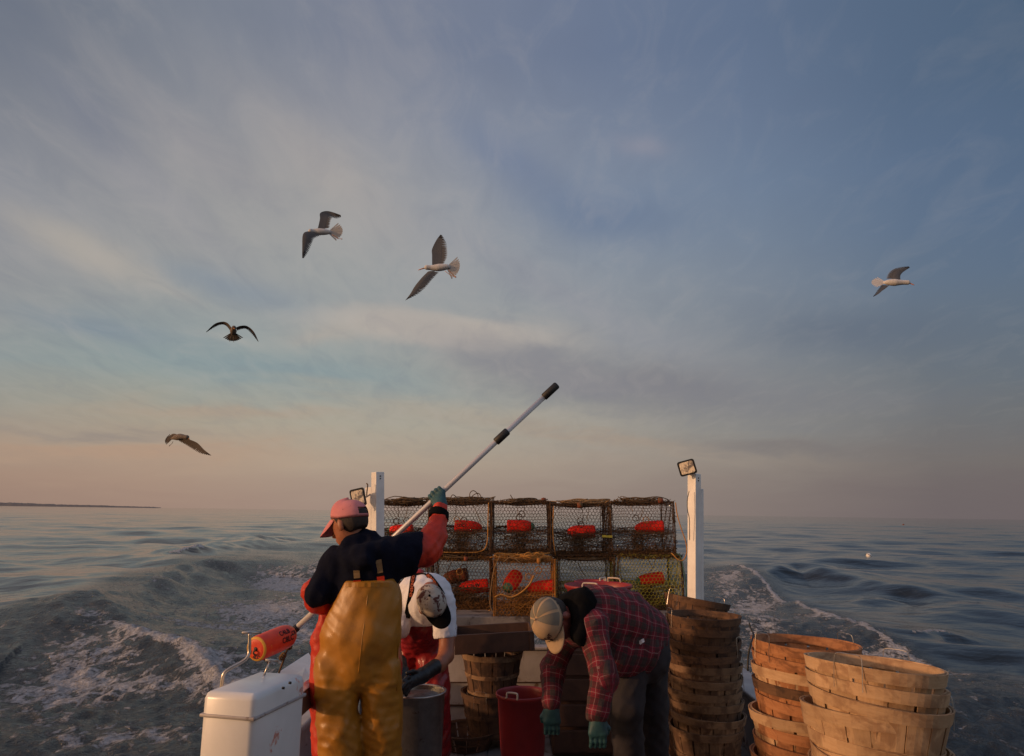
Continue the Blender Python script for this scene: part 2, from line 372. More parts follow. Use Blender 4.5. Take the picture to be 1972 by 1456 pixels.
# ------------------------------------------------------------------ shape tools
def V3(*a): return np.array(a, dtype=float)
def arr(v): return np.array([v[0], v[1], v[2]], dtype=float)
class MB:                                    # collects simple shapes into one mesh
    def __init__(s): s.V = []; s.F = []; s.n = 0
    def add(s, V, Fc):
        V = np.asarray(V, float); s.V.append(V); s.F += [tuple(i+s.n for i in f) for f in Fc]; s.n += len(V); return s
    def box(s, c, size, M=None, bev=0.0, taper=1.0):
        x, y, z = [v/2 for v in size]; b = min(bev, x*.9, y*.9, z*.9)
        if b <= 0:
            V = [(sx*x*(taper if sz > 0 else 1), sy*y*(taper if sz > 0 else 1), sz*z) for sz in (-1, 1) for sx, sy in ((-1,-1),(1,-1),(1,1),(-1,1))]
            Fc = [(3,2,1,0),(4,5,6,7),(0,1,5,4),(1,2,6,5),(2,3,7,6),(3,0,4,7)]
        else:
            V = []; 
            def ring(zz, ins):
                base = len(V); a, bb = x-ins, y-ins; r = max(b-ins, 0)
                for cx, cy, a0 in ((a-r, bb-r, 0), (-a+r, bb-r, 90), (-a+r, -bb+r, 180), (a-r, -bb+r, 270)):
                    for q in (0, 45, 90): V.append((cx+r*math.cos(R(a0+q)), cy+r*math.sin(R(a0+q)), zz))
                return base
            rs = [ring(-z, b), ring(-z+b*.3, b*.3), ring(-z+b, 0), ring(z-b, 0), ring(z-b*.3, b*.3), ring(z, b)]
            Fc = [tuple(rs[0]+i for i in range(11, -1, -1)), tuple(rs[5]+i for i in range(12))]
            for q in range(5):
                for i in range(12): j = (i+1) % 12; Fc.append((rs[q]+i, rs[q]+j, rs[q+1]+j, rs[q+1]+i))
        V = np.array(V)
        if M is not None: V = V @ np.array(M.to_3x3()).T
        return s.add(V+arr(c), Fc)
    def tube(s, pts, r, n=6, closed=False, cap=True):
        pts = np.array([arr(p) for p in pts]); m = len(pts)
        rr = np.broadcast_to(np.asarray(r, float), (m,))
        if closed: tg = np.roll(pts, -1, 0)-np.roll(pts, 1, 0)
        else: tg = np.gradient(pts, axis=0)
        tg /= (np.linalg.norm(tg, axis=1, keepdims=True)+1e-9)
        up = V3(0, 0, 1) if abs(tg[0][2]) < .9 else V3(1, 0, 0)
        V = []; nrm = np.cross(tg[0], up); nrm /= np.linalg.norm(nrm)
        for i in range(m):
            nrm = nrm-tg[i]*np.dot(nrm, tg[i]); nrm /= (np.linalg.norm(nrm)+1e-9); bn = np.cross(tg[i], nrm)
            for k in range(n):
                a = 2*math.pi*k/n; V.append(pts[i]+rr[i]*(nrm*math.cos(a)+bn*math.sin(a)))
        Fc = []; M_ = m if closed else m-1
        for i in range(M_):
            i2 = (i+1) % m
            for k in range(n): k2 = (k+1) % n; Fc.append((i*n+k, i*n+k2, i2*n+k2, i2*n+k))
        if cap and not closed: Fc += [tuple(range(n-1, -1, -1)), tuple((m-1)*n+k for k in range(n))]
        return s.add(V, Fc)
    def lathe(s, prof, n=28, M=None, c=(0,0,0), capa=True, capb=True, jit=None):
        V = []
        for (r, z) in prof:
            for k in range(n): a = 2*math.pi*k/n; V.append((r*math.cos(a), r*math.sin(a), z))
        Fc = [(i*n+k, i*n+(k+1) % n, (i+1)*n+(k+1) % n, (i+1)*n+k) for i in range(len(prof)-1) for k in range(n)]
        if capa: Fc.append(tuple(range(n-1, -1, -1)))
        if capb: Fc.append(tuple((len(prof)-1)*n+k for k in range(n)))
        V = np.array(V)
        if M is not None: V = V @ np.array(M.to_3x3()).T
        return s.add(V+arr(c), Fc)
    def build(s, name, m=None, parent=None, smooth=True, inv=None):
        V = np.concatenate(s.V) if s.V else np.zeros((0, 3))
        if parent is not None and parent.type in ('EMPTY', 'MESH'): V = V - arr(root_loc(parent))
        return mesh_obj(name, V, s.F, m, parent, smooth)
def root_loc(o):
    l = Vector((0, 0, 0))
    while o: l += o.location; o = o.parent
    return l
def spline(pts, n=8):
    pts = [arr(p) for p in pts]; P_ = [2*pts[0]-pts[1]]+pts+[2*pts[-1]-pts[-2]]; out = []
    for i in range(1, len(P_)-2):
        p0, p1, p2, p3 = P_[i-1:i+3]
        for k in range(n):
            t = k/n; out.append(.5*((2*p1)+(-p0+p2)*t+(2*p0-5*p1+4*p2-p3)*t*t+(-p0+3*p1-3*p2+p3)*t**3))
    return out+[pts[-1]]
def edges_mesh(A, B, r):                     # many thin three sided wires at once
    A = np.asarray(A, float); B = np.asarray(B, float); d = B-A; L = np.linalg.norm(d, axis=1, keepdims=True)+1e-9; d /= L
    up = np.where(np.abs(d[:, 2:3]) < .9, V3(0, 0, 1), V3(1, 0, 0)); n1 = np.cross(d, up); n1 /= np.linalg.norm(n1, axis=1, keepdims=True); n2 = np.cross(d, n1)
    A = A-d*r*.6; B = B+d*r*.6; V = []
    for E in (A, B):
        for k in range(3): a = 2.094*k; V.append(E+r*(n1*math.cos(a)+n2*math.sin(a)))
    V = np.stack(V, 1).reshape(-1, 3); N = len(A); b = (np.arange(N)*6)[:, None]
    Q = np.concatenate([b+np.array([[k, (k+1) % 3, 3+(k+1) % 3, 3+k]]) for k in range(3)])
    return V, Q
# --- rounded solids blended in a distance field and skinned with surface nets
def cap_(a, b, ra, rb, flat=None):
    a = arr(a); b = arr(b); ab = b-a; l2 = float(ab@ab)+1e-12
    def f(Pq):
        v = Pq-a; t = np.clip(v@ab/l2, 0, 1); v = v-t[..., None]*ab
        if flat is not None: nn, k = flat; v = v+(v@nn)[..., None]*nn*(1/k-1)
        return np.sqrt((v*v).sum(-1))-(ra+(rb-ra)*t)
    f.bb = (np.minimum(a, b)-max(ra, rb), np.maximum(a, b)+max(ra, rb)); f.bone = (a, b, ra, rb); return f
def ell(c, r, M=None):
    c = arr(c); r = np.array(r, float); Mi = None if M is None else np.array(M.to_3x3()); 
    def f(Pq):
        v = Pq-c
        if Mi is not None: v = v@Mi
        q = v/r; k0 = np.sqrt((q*q).sum(-1)); k1 = np.sqrt(((q/r)**2).sum(-1))+1e-9
        return k0*(k0-1)/k1
    m = r.max(); f.bb = (c-m, c+m); f.bone = (c, c+V3(0, 0, .01), m, m); return f
def smin(a, b, k):
    h = np.clip(.5+.5*(b-a)/k, 0, 1); return b+(a-b)*h-k*h*(1-h)
def union(fs, k=.03):
    def f(Pq):
        d = fs[0](Pq)
        for g_ in fs[1:]: d = smin(d, g_(Pq), k)
        return d
    f.bb = (np.min([g_.bb[0] for g_ in fs], 0), np.max([g_.bb[1] for g_ in fs], 0)); f.fs = fs; return f
def local(fn, M, c):
    Mi = np.array(M.to_3x3()); c = arr(c)
    def f(Pq): return fn((Pq-c)@Mi)
    f.bb = (c-.16, c+.16); f.bone = (c, c+V3(0, 0, .01), .1, .1); return f
def plane_cut(f0, pt, n, k=.004):
    pt = arr(pt); n = arr(n); n = n/np.linalg.norm(n)
    def f(Pq): return -smin(-f0(Pq), -((Pq-pt)@n), k)
    f.bb = f0.bb; return f
def wrinkle(f0, amp, lam, seed=0, aniso=(1, 1, 1), n=7, sharp=True):
    rg = np.random.default_rng(seed); ks = rg.normal(size=(n, 3)); ks /= np.linalg.norm(ks, axis=1, keepdims=True); ks = ks*np.array(aniso)
    ks *= (2*np.pi/lam)*rg.uniform(.6, 1.7, (n, 1)); ph = rg.uniform(0, 6.28, n)
    def f(Pq):
        s_ = 0
        for k, p in zip(ks, ph):
            w = np.sin(Pq@k+p+.9*np.sin(Pq@(k[[1, 2, 0]]*.45)+p))
            s_ = s_+((1-np.abs(w)*2) if sharp else w)
        return f0(Pq)-amp*s_/n*2
    f.bb = f0.bb; return f
def net(f, h, pad=.03, lo=None, hi=None):
    lo = f.bb[0]-pad if lo is None else arr(lo); hi = f.bb[1]+pad if hi is None else arr(hi)
    nx, ny, nz = [int(math.ceil((hi[i]-lo[i])/h))+1 for i in range(3)]
    xs, ys, zs = [lo[i]+np.arange(m)*h for i, m in enumerate((nx, ny, nz))]
    D = np.empty((nx, ny, nz), np.float32)
    for i in range(0, nx, 16):
        G = np.stack(np.meshgrid(xs[i:i+16], ys, zs, indexing='ij'), -1); D[i:i+16] = f(G)
    D[0] = D[-1] = 1; D[:, 0] = D[:, -1] = 1; D[:, :, 0] = D[:, :, -1] = 1
    ins = D < 0; acc = np.zeros((nx-1, ny-1, nz-1, 3), np.float32); cnt = np.zeros((nx-1, ny-1, nz-1), np.float32)
    offs = [(a, b, c) for a in (0, 1) for b in (0, 1) for c in (0, 1)]
    sl = lambda o: tuple(slice(v, v+m-1) for v, m in zip(o, (nx, ny, nz)))
    for o in offs:
        for ax in range(3):
            if o[ax]: continue
            o2 = list(o); o2[ax] = 1; a, b = D[sl(o)], D[sl(o2)]; m = ins[sl(o)] != ins[sl(o2)]
            t = np.where(m, a/np.where(m, a-b, 1), 0)
            for q in range(3): acc[..., q] += m*(o[q] if q != ax else t)
            cnt += m
    act = cnt > 0; idx = -np.ones(act.shape, np.int64); idx[act] = np.arange(act.sum())
    w = np.argwhere(act); V = (w+acc[act]/cnt[act][:, None])*h+lo
    Q = []
    for ax in range(3):
        b_, c_ = (ax+1) % 3, (ax+2) % 3
        s1 = [slice(1, -1)]*3; s1[ax] = slice(0, -1); s2 = list(s1); s2[ax] = slice(1, None)
        s2[ax] = slice(1, D.shape[ax]); A_, B_ = ins[tuple(s1)], ins[tuple(s2)]
        e = np.argwhere(A_ != B_); sgn = A_[A_ != B_]
        e = e+1; e[:, ax] -= 1
        def at(db, dc):
            q = e.copy(); q[:, b_] += db; q[:, c_] += dc; return idx[q[:, 0], q[:, 1], q[:, 2]]
        q4 = np.stack([at(-1, -1), at(0, -1), at(0, 0), at(-1, 0)], 1)
        q4[~sgn] = q4[~sgn][:, ::-1]; Q.append(q4)
    Q = np.concatenate(Q); Q = Q[(Q >= 0).all(1)]
    return V, Q
def solid(name, f, h, m, parent=None, bones=None, smooth_it=1, **kw):
    V, Q = net(f, h, **kw)
    if smooth_it:
        for _ in range(smooth_it):
            S_ = np.zeros_like(V); C_ = np.zeros(len(V))
            for a, b in ((0, 1), (1, 2), (2, 3), (3, 0)):
                np.add.at(S_, Q[:, a], V[Q[:, b]]); np.add.at(C_, Q[:, a], 1); np.add.at(S_, Q[:, b], V[Q[:, a]]); np.add.at(C_, Q[:, b], 1)
            V = V*.5+.5*S_/np.maximum(C_, 1)[:, None]
    base = V.copy()
    if parent is not None: V = V-arr(root_loc(parent))
    o = mesh_obj(name, V, np.ascontiguousarray(Q), m, parent)
    if bones:
        best = np.full(len(base), 1e9); U = np.zeros(len(base)); W = np.zeros(len(base))
        for bi, (a, b, ra, rb) in enumerate(bones):
            a = arr(a); b = arr(b); ab = b-a; L = np.linalg.norm(ab); ax = ab/L; v = base-a; t = np.clip(v@ax/L, -.15, 1.15)
            q = v-(t*L)[:, None]*ax; d = np.linalg.norm(q, axis=1)-(ra+(rb-ra)*t)
            e1 = np.cross(ax, V3(0, 1, .2)); e1 /= np.linalg.norm(e1); e2 = np.cross(ax, e1)
            m_ = d < best; best = np.where(m_, d, best)
            U = np.where(m_, t*L+bi*.37, U); W = np.where(m_, np.arctan2(q@e2, q@e1)*(ra+rb)*.5, W)
        for nm, a_ in (('pu', U), ('pv', W)):
            at = o.data.attributes.new(nm, 'FLOAT', 'POINT'); at.data.foreach_set('value', a_.astype(np.float32))
    return o
def hit(f, px, py, d0, d1=None, step=.004):   # first point of a solid seen at a point of the photo
    d = d0; d1 = d1 or d0+1.2
    while d < d1:
        p = P(px, py, d)
        if f(arr(p)[None])[0] < 0: return p
        d += step
    return P(px, py, (d0+d1)/2)
def basis(f_, u_):                            # columns: right, forward, up
    f_ = Vector(f_).normalized(); u_ = Vector(u_); r_ = f_.cross(u_).normalized(); u_ = r_.cross(f_).normalized()
    return Matrix((r_, f_, u_)).transposed()
def text_mesh(body, size, bold=0.0, depth=0.0):
    c = bpy.data.curves.new('lettering', 'FONT'); c.body = body; c.size = size; c.offset = bold; c.extrude = depth
    c.align_x = 'CENTER'; c.align_y = 'CENTER'; c.resolution_u = 3
    o = bpy.data.objects.new('t', c); COL.objects.link(o); dg = bpy.context.evaluated_depsgraph_get(); dg.update()
    me = bpy.data.meshes.new_from_object(o.evaluated_get(dg)); bpy.data.objects.remove(o); bpy.data.curves.remove(c)
    bm = bmesh.new(); bm.from_mesh(me); bmesh.ops.subdivide_edges(bm, edges=[e for e in bm.edges if e.calc_length() > size*.18], cuts=2)
    bmesh.ops.triangulate(bm, faces=bm.faces)
    V = np.array([v.co[:] for v in bm.verts]); Fc = [tuple(v.index for v in f_.verts) for f_ in bm.faces]; bm.free(); bpy.data.meshes.remove(me)
    return V, Fc
# ------------------------------------------------------------------ materials
def noisy(name, c1, c2, scale=8, rough=.7, bump=.0, bscale=40, stain=None, stain_s=3, stain_t=(.58, .66), metal=0, spec=.5, detail=5, sheen=0):
    def fn(t, b):
        ob = t.node('ShaderNodeTexCoord').outputs['Object']
        n = t.noise(ob, scale, detail, .6, .3); c = t.mix(t.step(n, .3, .7), (*c1, 1), (*c2, 1))
        if stain: c = t.mix(t.step(t.noise(t.mapping(ob, (3.3, 1.7, 9)), stain_s, 6, .65, .8), *stain_t), c, (*stain, 1))
        t.put(b.inputs['Base Color'], c); b.inputs['Roughness'].default_value = rough; b.inputs['Metallic'].default_value = metal; b.inputs['Specular IOR Level'].default_value = spec
        if sheen: b.inputs['Sheen Weight'].default_value = sheen
        if bump:
            bp = t.node('ShaderNodeBump'); bp.inputs['Strength'].default_value = 1; bp.inputs['Distance'].default_value = bump
            t.put(bp.inputs['Height'], t.noise(ob, bscale, 5, .6, .3)); t.put(b.inputs['Normal'], bp.outputs[0])
    return mat(name, fn)
def plain(name, c, rough=.6, metal=0): return noisy(name, tuple(v*.85 for v in c), tuple(min(1, v*1.12) for v in c), 12, rough, metal=metal)
M = {}
M['white_paint'] = noisy('white_paint', (.62,.60,.58), (.74,.73,.71), 6, .45, .0006, 60, (.30,.20,.13), 16, (.66,.72))
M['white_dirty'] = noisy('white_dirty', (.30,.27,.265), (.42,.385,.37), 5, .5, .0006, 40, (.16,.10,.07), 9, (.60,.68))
M['fibreglass'] = noisy('fibreglass', (.62,.62,.61), (.70,.70,.69), 4, .3, .0003, 30, (.55,.22,.16), 5, (.64,.70))
M['deck'] = noisy('deck', (.16,.15,.15), (.26,.24,.23), 4, .4, .0006, 60, (.07,.05,.04), 3, (.5,.62))
M['grey_wood'] = noisy('grey_wood', (.15,.13,.12), (.24,.21,.19), 5, .8, .001, 60, (.07,.05,.04), 4, (.52,.62))
M['dark_wood'] = noisy('dark_wood', (.045,.022,.014), (.075,.036,.022), 9, .6, .001, 50)
M['navy'] = noisy('navy_fleece', (.0025,.0035,.011), (.0045,.006,.016), 30, .95, .0012, 160, spec=.15)
M['yellow_pvc'] = noisy('yellow_oilskin', (.33,.14,.012), (.39,.17,.015), 4, .42, .0022, 9, (.26,.11,.011), 4, (.52,.70))
M['red_pvc'] = noisy('red_oilskin', (.42,.028,.012), (.50,.040,.018), 6, .50, .0018, 16, (.22,.014,.010), 6, (.58,.70), spec=.3)
M['dark_red_pvc'] = noisy('worn_red_oilskin', (.22,.012,.014), (.30,.018,.02), 6, .34, .0025, 12, (.10,.01,.01), 6, (.55,.70))
M['teal_glove'] = noisy('teal_glove', (.012,.055,.065), (.02,.085,.095), 20, .6, .0008, 90)
M['black_glove'] = noisy('black_glove', (.008,.008,.010), (.016,.016,.018), 20, .45, .0008, 90)
M['black'] = noisy('black_cloth', (.003,.003,.0035), (.005,.005,.006), 20, .95, .0008, 90, spec=.12)
M['rubber'] = noisy('black_rubber', (.008,.008,.008), (.014,.014,.014), 20, .55)
M['white_shirt'] = noisy('white_cotton', (.62,.62,.66), (.72,.71,.74), 8, .9, .0008, 120)
M['skin'] = noisy('skin', (.28,.10,.05), (.36,.135,.07), 14, .5, .0006, 90)
M['skin_ruddy'] = noisy('ruddy_skin', (.15,.035,.024), (.20,.05,.032), 14, .5, .0006, 90)
M['hair'] = noisy('dark_hair', (.012,.007,.005), (.03,.018,.012), 90, .7, .002, 200)
M['pink_cap'] = noisy('faded_pink_cotton', (.52,.17,.18), (.62,.23,.235), 9, .9, .0006, 120, (.10,.03,.04), 26, (.66,.70))
M['camo_cap'] = noisy('stained_cap_cotton', (.36,.32,.27), (.46,.42,.36), 9, .9, .0006, 120, (.09,.03,.025), 24, (.53,.58))
M['tan'] = noisy('tan_cotton', (.36,.25,.15), (.44,.31,.19), 9, .9, .0006, 120)
M['tan_mesh'] = noisy('grey_tan_mesh', (.15,.135,.105), (.19,.17,.13), 9, .9, .0010, 260)
M['dark_trousers'] = noisy('dark_trousers', (.018,.016,.020), (.03,.026,.03), 8, .9, .001, 80)
M['strap_tan'] = noisy('tan_webbing', (.16,.10,.045), (.22,.14,.06), 20, .8)
M['orange_letter'] = plain('orange_lettering', (.50,.10,.025), .7)
M['ink'] = plain('black_marker', (.03,.005,.006), .7)
M['buoy_red'] = noisy('red_float_paint', (.86,.022,.012), (.92,.035,.016), 10, .6, .0006, 60, (.45,.02,.012), 9, (.62,.72), spec=.2)
M['buoy_worn'] = noisy('worn_orange_float_paint', (.62,.045,.018), (.72,.08,.02), 16, .5, .001, 60, (.66,.33,.03), 14, (.60,.68))
M['buoy_rust'] = noisy('weedy_float', (.16,.03,.014), (.26,.06,.02), 16, .8, .003, 60, (.09,.06,.02), 14, (.5,.62))
M['buoy_green'] = noisy('green_float_paint', (.05,.16,.09), (.09,.24,.13), 16, .6, .0006, 60, (.30,.22,.06), 30, (.6,.68))
M['buoy_yellow'] = noisy('yellow_float_edge', (.60,.30,.03), (.70,.40,.05), 16, .6, .0006, 60)
M['tub_red'] = noisy('red_plastic', (.20,.010,.012), (.26,.016,.018), 6, .45, .0005, 50, (.14,.02,.02), 5, (.6,.7))
M['cream'] = plain('cream_plastic', (.52,.42,.33), .5)
M['steel'] = noisy('stainless_steel', (.42,.38,.34), (.55,.5,.45), 20, .32, .0004, 90, (.20,.10,.05), 22, (.60,.7), metal=.85)
M['alu'] = noisy('white_aluminium_pole', (.50,.49,.50), (.56,.55,.56), 6, .4, metal=.2)
M['rope'] = noisy('weathered_rope', (.20,.12,.055), (.30,.19,.09), 40, .95, .001, 200)
M['rope_dark'] = noisy('dark_rope', (.07,.045,.022), (.14,.085,.04), 40, .95, .001, 200)
M['rope_orange'] = noisy('orange_rope', (.36,.16,.035), (.48,.23,.05), 40, .95, .001, 200)
M['wire_dark'] = noisy('rusty_dark_wire', (.045,.024,.013), (.12,.06,.025), 18, .9)
M['wire_orange'] = noisy('rusty_orange_wire', (.26,.10,.016), (.38,.16,.025), 14, .85)
M['wire_olive'] = noisy('olive_wire', (.22,.17,.03), (.32,.26,.04), 14, .85)
M['wire_yellow'] = noisy('yellow_coated_wire', (.40,.33,.035), (.52,.45,.05), 14, .7)
M['weed'] = noisy('dried_weed', (.06,.032,.014), (.14,.07,.025), 30, .98)
M['weed_orange'] = noisy('orange_weed', (.16,.075,.02), (.26,.12,.03), 30, .98)
M['feather_white'] = noisy('white_feathers', (.48,.47,.46), (.55,.54,.53), 14, .9)
M['bill'] = plain('orange_bill', (.55,.20,.03), .5)
M['dark_eye'] = plain('dark_eye', (.01,.01,.01), .3)
def plaid(t, b):
    u = S(t, t.node('ShaderNodeAttribute', attribute_name='pu').outputs['Fac']); v = S(t, t.node('ShaderNodeAttribute', attribute_name='pv').outputs['Fac'])
    ob = t.node('ShaderNodeTexCoord').outputs['Object']
    wob = t.noise(ob, 9, 3, .5)*.02
    def bands(x):
        f = t.m('FRACT', (x+wob)*(1/.070))
        dk = t.step(t.m('ABSOLUTE', f-.5), .20, .24, 1, 0)
        ln = t.step(t.m('ABSOLUTE', f-.985), .012, .03, 1, 0)
        bl = t.step(t.m('ABSOLUTE', t.m('ABSOLUTE', f-.5)-.30), .012, .035, 1, 0)
        mn = t.step(t.m('ABSOLUTE', t.m('FRACT', (x+wob)*(4/.070))-.5), .10, .2, 1, 0)
        return dk, ln, t.m('MAXIMUM', bl, mn*.55)
    du, lu, bu = bands(u); dv, lv, bv = bands(v)
    c = t.mix(t.m('MULTIPLY', du, .62), (.22,.010,.028,1), (.022,.016,.016,1)); c = t.mix(t.m('MULTIPLY', dv, .62), c, (.035,.030,.028,1))
    c = t.mix(t.m('MULTIPLY', du, dv)*.55, c, (.050,.044,.040,1))
    c = t.mix(t.m('MAXIMUM', bu, bv)*.6, c, (.012,.010,.012,1)); c = t.mix(t.m('MAXIMUM', lu, lv)*.65, c, (.28,.19,.18,1))
    t.put(b.inputs['Base Color'], c); b.inputs['Roughness'].default_value = .95
    bp = t.node('ShaderNodeBump'); bp.inputs['Distance'].default_value = .001; t.put(bp.inputs['Height'], t.noise(ob, 120, 4)); t.put(b.inputs['Normal'], bp.outputs[0])
M['plaid'] = mat('red_plaid_flannel', plaid)
def wood(name, c1, c2, c3, horiz=False):
    def fn(t, b):
        ob = t.node('ShaderNodeTexCoord').outputs['Object']; x, y, z = t.sep(ob)
        a = t.m('ARCTAN2', y, x)
        inf = t.node('ShaderNodeObjectInfo').outputs['Random']
        vec = t.xyz(a*(.8 if horiz else 6.0)+S(t, inf)*40.0, z*(30.0 if horiz else 3.0), 0.0)
        g1 = t.noise(vec, 3.0, 7, .7, .25); st_ = t.noise(t.xyz(a*1.2+S(t, inf)*9.0, z*5.0, 2.0), 2.2, 5, .6, .5)
        stv = t.m('FLOOR', (a+3.1416)*(16/6.2832)) if not horiz else t.m('FLOOR', a*.7+5.0)
        wn = t.node('ShaderNodeTexWhiteNoise', noise_dimensions='2D'); t.put(wn.inputs['Vector'], t.xyz(stv, S(t, inf)*50.0, 0.0))
        c = t.mix(t.step(g1, .3, .72), (*c1, 1), (*c2, 1)); c = t.mix(t.step(st_, .46, .62), c, (*c3, 1))
        c = t.mix(S(t, wn.outputs[0])*.55, c, (*[v*.45 for v in c1], 1))
        t.put(b.inputs['Base Color'], c); b.inputs['Roughness'].default_value = .8
        bp = t.node('ShaderNodeBump'); bp.inputs['Distance'].default_value = .0012; t.put(bp.inputs['Height'], g1); t.put(b.inputs['Normal'], bp.outputs[0])
    return mat(name, fn)
WOODS = {}
for k_, cs in {'fresh': ((.48,.30,.16),(.58,.39,.23),(.33,.19,.10)), 'orange': ((.38,.155,.06),(.48,.225,.10),(.20,.08,.032)), 'dark': ((.105,.052,.026),(.17,.085,.04),(.045,.022,.013)), 'mid': ((.22,.13,.068),(.31,.19,.105),(.10,.052,.027))}.items():
    WOODS[k_] = (wood(k_+'_stave_wood', *cs), wood(k_+'_hoop_wood', *cs, horiz=True))
# ------------------------------------------------------------------ the work boat
DZ = H-1.65                                   # deck height
boat = empty('work_boat', (.2, 3.5, DZ), 'white wooden work boat seen from its own deck, stern platform stacked with wire pots', 'boat')
b = MB(); b.box((.21, 2.4, DZ-.04), (2.9, 6.6, .08)); 
for k in range(19): b.box((-1.16+k*.152, 2.4, DZ+.003), (.143, 6.58, .012), bev=.004)
b.build('deck', M['deck'], boat, smooth=False)
# hull sides, flaring up to the washboards
def hull():
    V = []; ys = np.linspace(-1.2, 5.85, 24); prof = [(-.02, -.95), (.02, -.35), (.05, .05), (.075, .40)]
    mb = MB()
    for sgn in (-1, 1):
        V = []
        for y in ys:
            for (o_, z) in prof: V.append((.21+sgn*(1.46+o_), y, DZ+z))
            for (o_, z) in prof[::-1]: V.append((.21+sgn*(1.41+o_), y, DZ+z))
        m = 8; Fc = [(i*m+j, i*m+(j+1) % m, (i+1)*m+(j+1) % m, (i+1)*m+j) for i in range(len(ys)-1) for j in range(m)]
        Fc += [tuple(range(m)), tuple((len(ys)-1)*m+j for j in range(m))[::-1]]
        mb.add(V, Fc)
    return mb
hull().build('hull_side', M['white_dirty'], boat, smooth=False)
b = MB(); b.box((1.72, 2.45, DZ+.425), (.24, 6.9, .04), bev=.012); b.build('washboard', M['white_dirty'], boat, smooth=False)
b = MB(); b.box((-1.32, 2.45, DZ+.425), (.24, 6.9, .04), bev=.012); b.build('washboard', M['white_dirty'], boat, smooth=False)
b = MB(); yT = 5.72; zt = P(900, 1251, yT).z
b.box((.21, yT+.03, (DZ+zt)/2-.25), (2.82, .05, zt-DZ+.5)); b.build('transom', M['white_dirty'], boat, smooth=False)
b = MB(); b.box((.21, yT+.03, zt+.012), (2.86, .11, .026), bev=.008); b.build('transom_cap', M['white_dirty'], boat, smooth=False)
b = MB(); b.box((.21, yT-.0, DZ+.16), (2.8, .012, .012)); b.box((.21, yT-.004, DZ+.33), (2.8, .008, .008)); b.build('transom_batten', M['dark_wood'], boat, smooth=False)
zp = P(900, 1174, 6.95).z
b = MB()
for k in range(6): b.box((.2, 6.62+k*.2, zp-.02), (3.05, .185, .036), bev=.006)
b.build('stern_platform', M['grey_wood'], boat, smooth=False)
b = MB(); b.box((.2, 6.50, zp-.065), (3.1, .045, .13), bev=.006); b.box((.2, 7.72, zp-.09), (3.1, .045, .10), bev=.006); b.build('platform_beam', M['grey_wood'], boat, smooth=False)
for x in (-1.05, 1.45):
    b = MB(); b.tube([(x, 5.8, DZ+.1), (x, 6.1, DZ+.25), (x, 6.5, zp-.12)], .03, 8); b.build('platform_bracket', M['steel'], boat)
b = MB(); b.box((.21, -.55, DZ+1.22), (2.75, .06, 2.5), bev=.01); b.build('unseen_shade_wall', M['white_dirty'], boat, smooth=False)  # unseen wall behind the camera, added to cut ambient light on the deck
b = MB(); b.box((.21, -1.0, DZ+2.53), (3.0, 3.7, .07), bev=.02); b.build('unseen_shade_roof', M['white_dirty'], boat, smooth=False)  # unseen roof, added and stretched forward to block sky light from the foreground
for x in (-1.22, 1.64): b = MB(); b.box((x, .02, DZ+1.46), (.04, 1.05, 2.04), bev=.01); b.build('unseen_shade_side', M['white_dirty'], boat, smooth=False)  # unseen side panels, added to darken surfaces facing the camera
# engine box under the fresh baskets
eb = empty('engine_box', (1.2, 2.3, DZ), 'low white engine box carrying the two stacks of pale baskets', 'engine box')
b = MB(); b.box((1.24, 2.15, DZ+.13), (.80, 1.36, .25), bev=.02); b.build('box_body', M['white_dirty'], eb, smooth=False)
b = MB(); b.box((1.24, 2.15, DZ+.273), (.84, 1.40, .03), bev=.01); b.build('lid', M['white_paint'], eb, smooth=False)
# slanted side board at the port quarter
sb = empty('culling_board', P(560, 1300, 3.9), 'slanted white culling board with a raised lip beside the yellow oilskins', 'board')
def slab(name, c4, th, m, parent, nrm=None):
    c = [arr(p) for p in c4]; n = np.cross(c[1]-c[0], c[3]-c[0]); n /= np.linalg.norm(n)
    V = c+[p-n*th for p in c]; mb = MB(); mb.add(V, [(0,1,2,3),(7,6,5,4),(0,4,5,1),(1,5,6,2),(2,6,7,3),(3,7,4,0)]); return mb.build(name, m, parent, smooth=False)
slab('board', [P(500,1318,3.5), P(566,1352,3.1), P(618,1298,4.1), P(594,1257,4.6)], .02, M['white_paint'], sb)
slab('lip', [P(562,1331,3.2), P(568,1343,3.15), P(622,1304,4.05), P(618,1291,4.1)], .02, M['white_paint'], sb)
slab('side', [P(568,1345,3.16), P(574,1385,3.16), P(630,1335,4.06), P(622,1306,4.06)], .02, M['dark_wood'], sb)
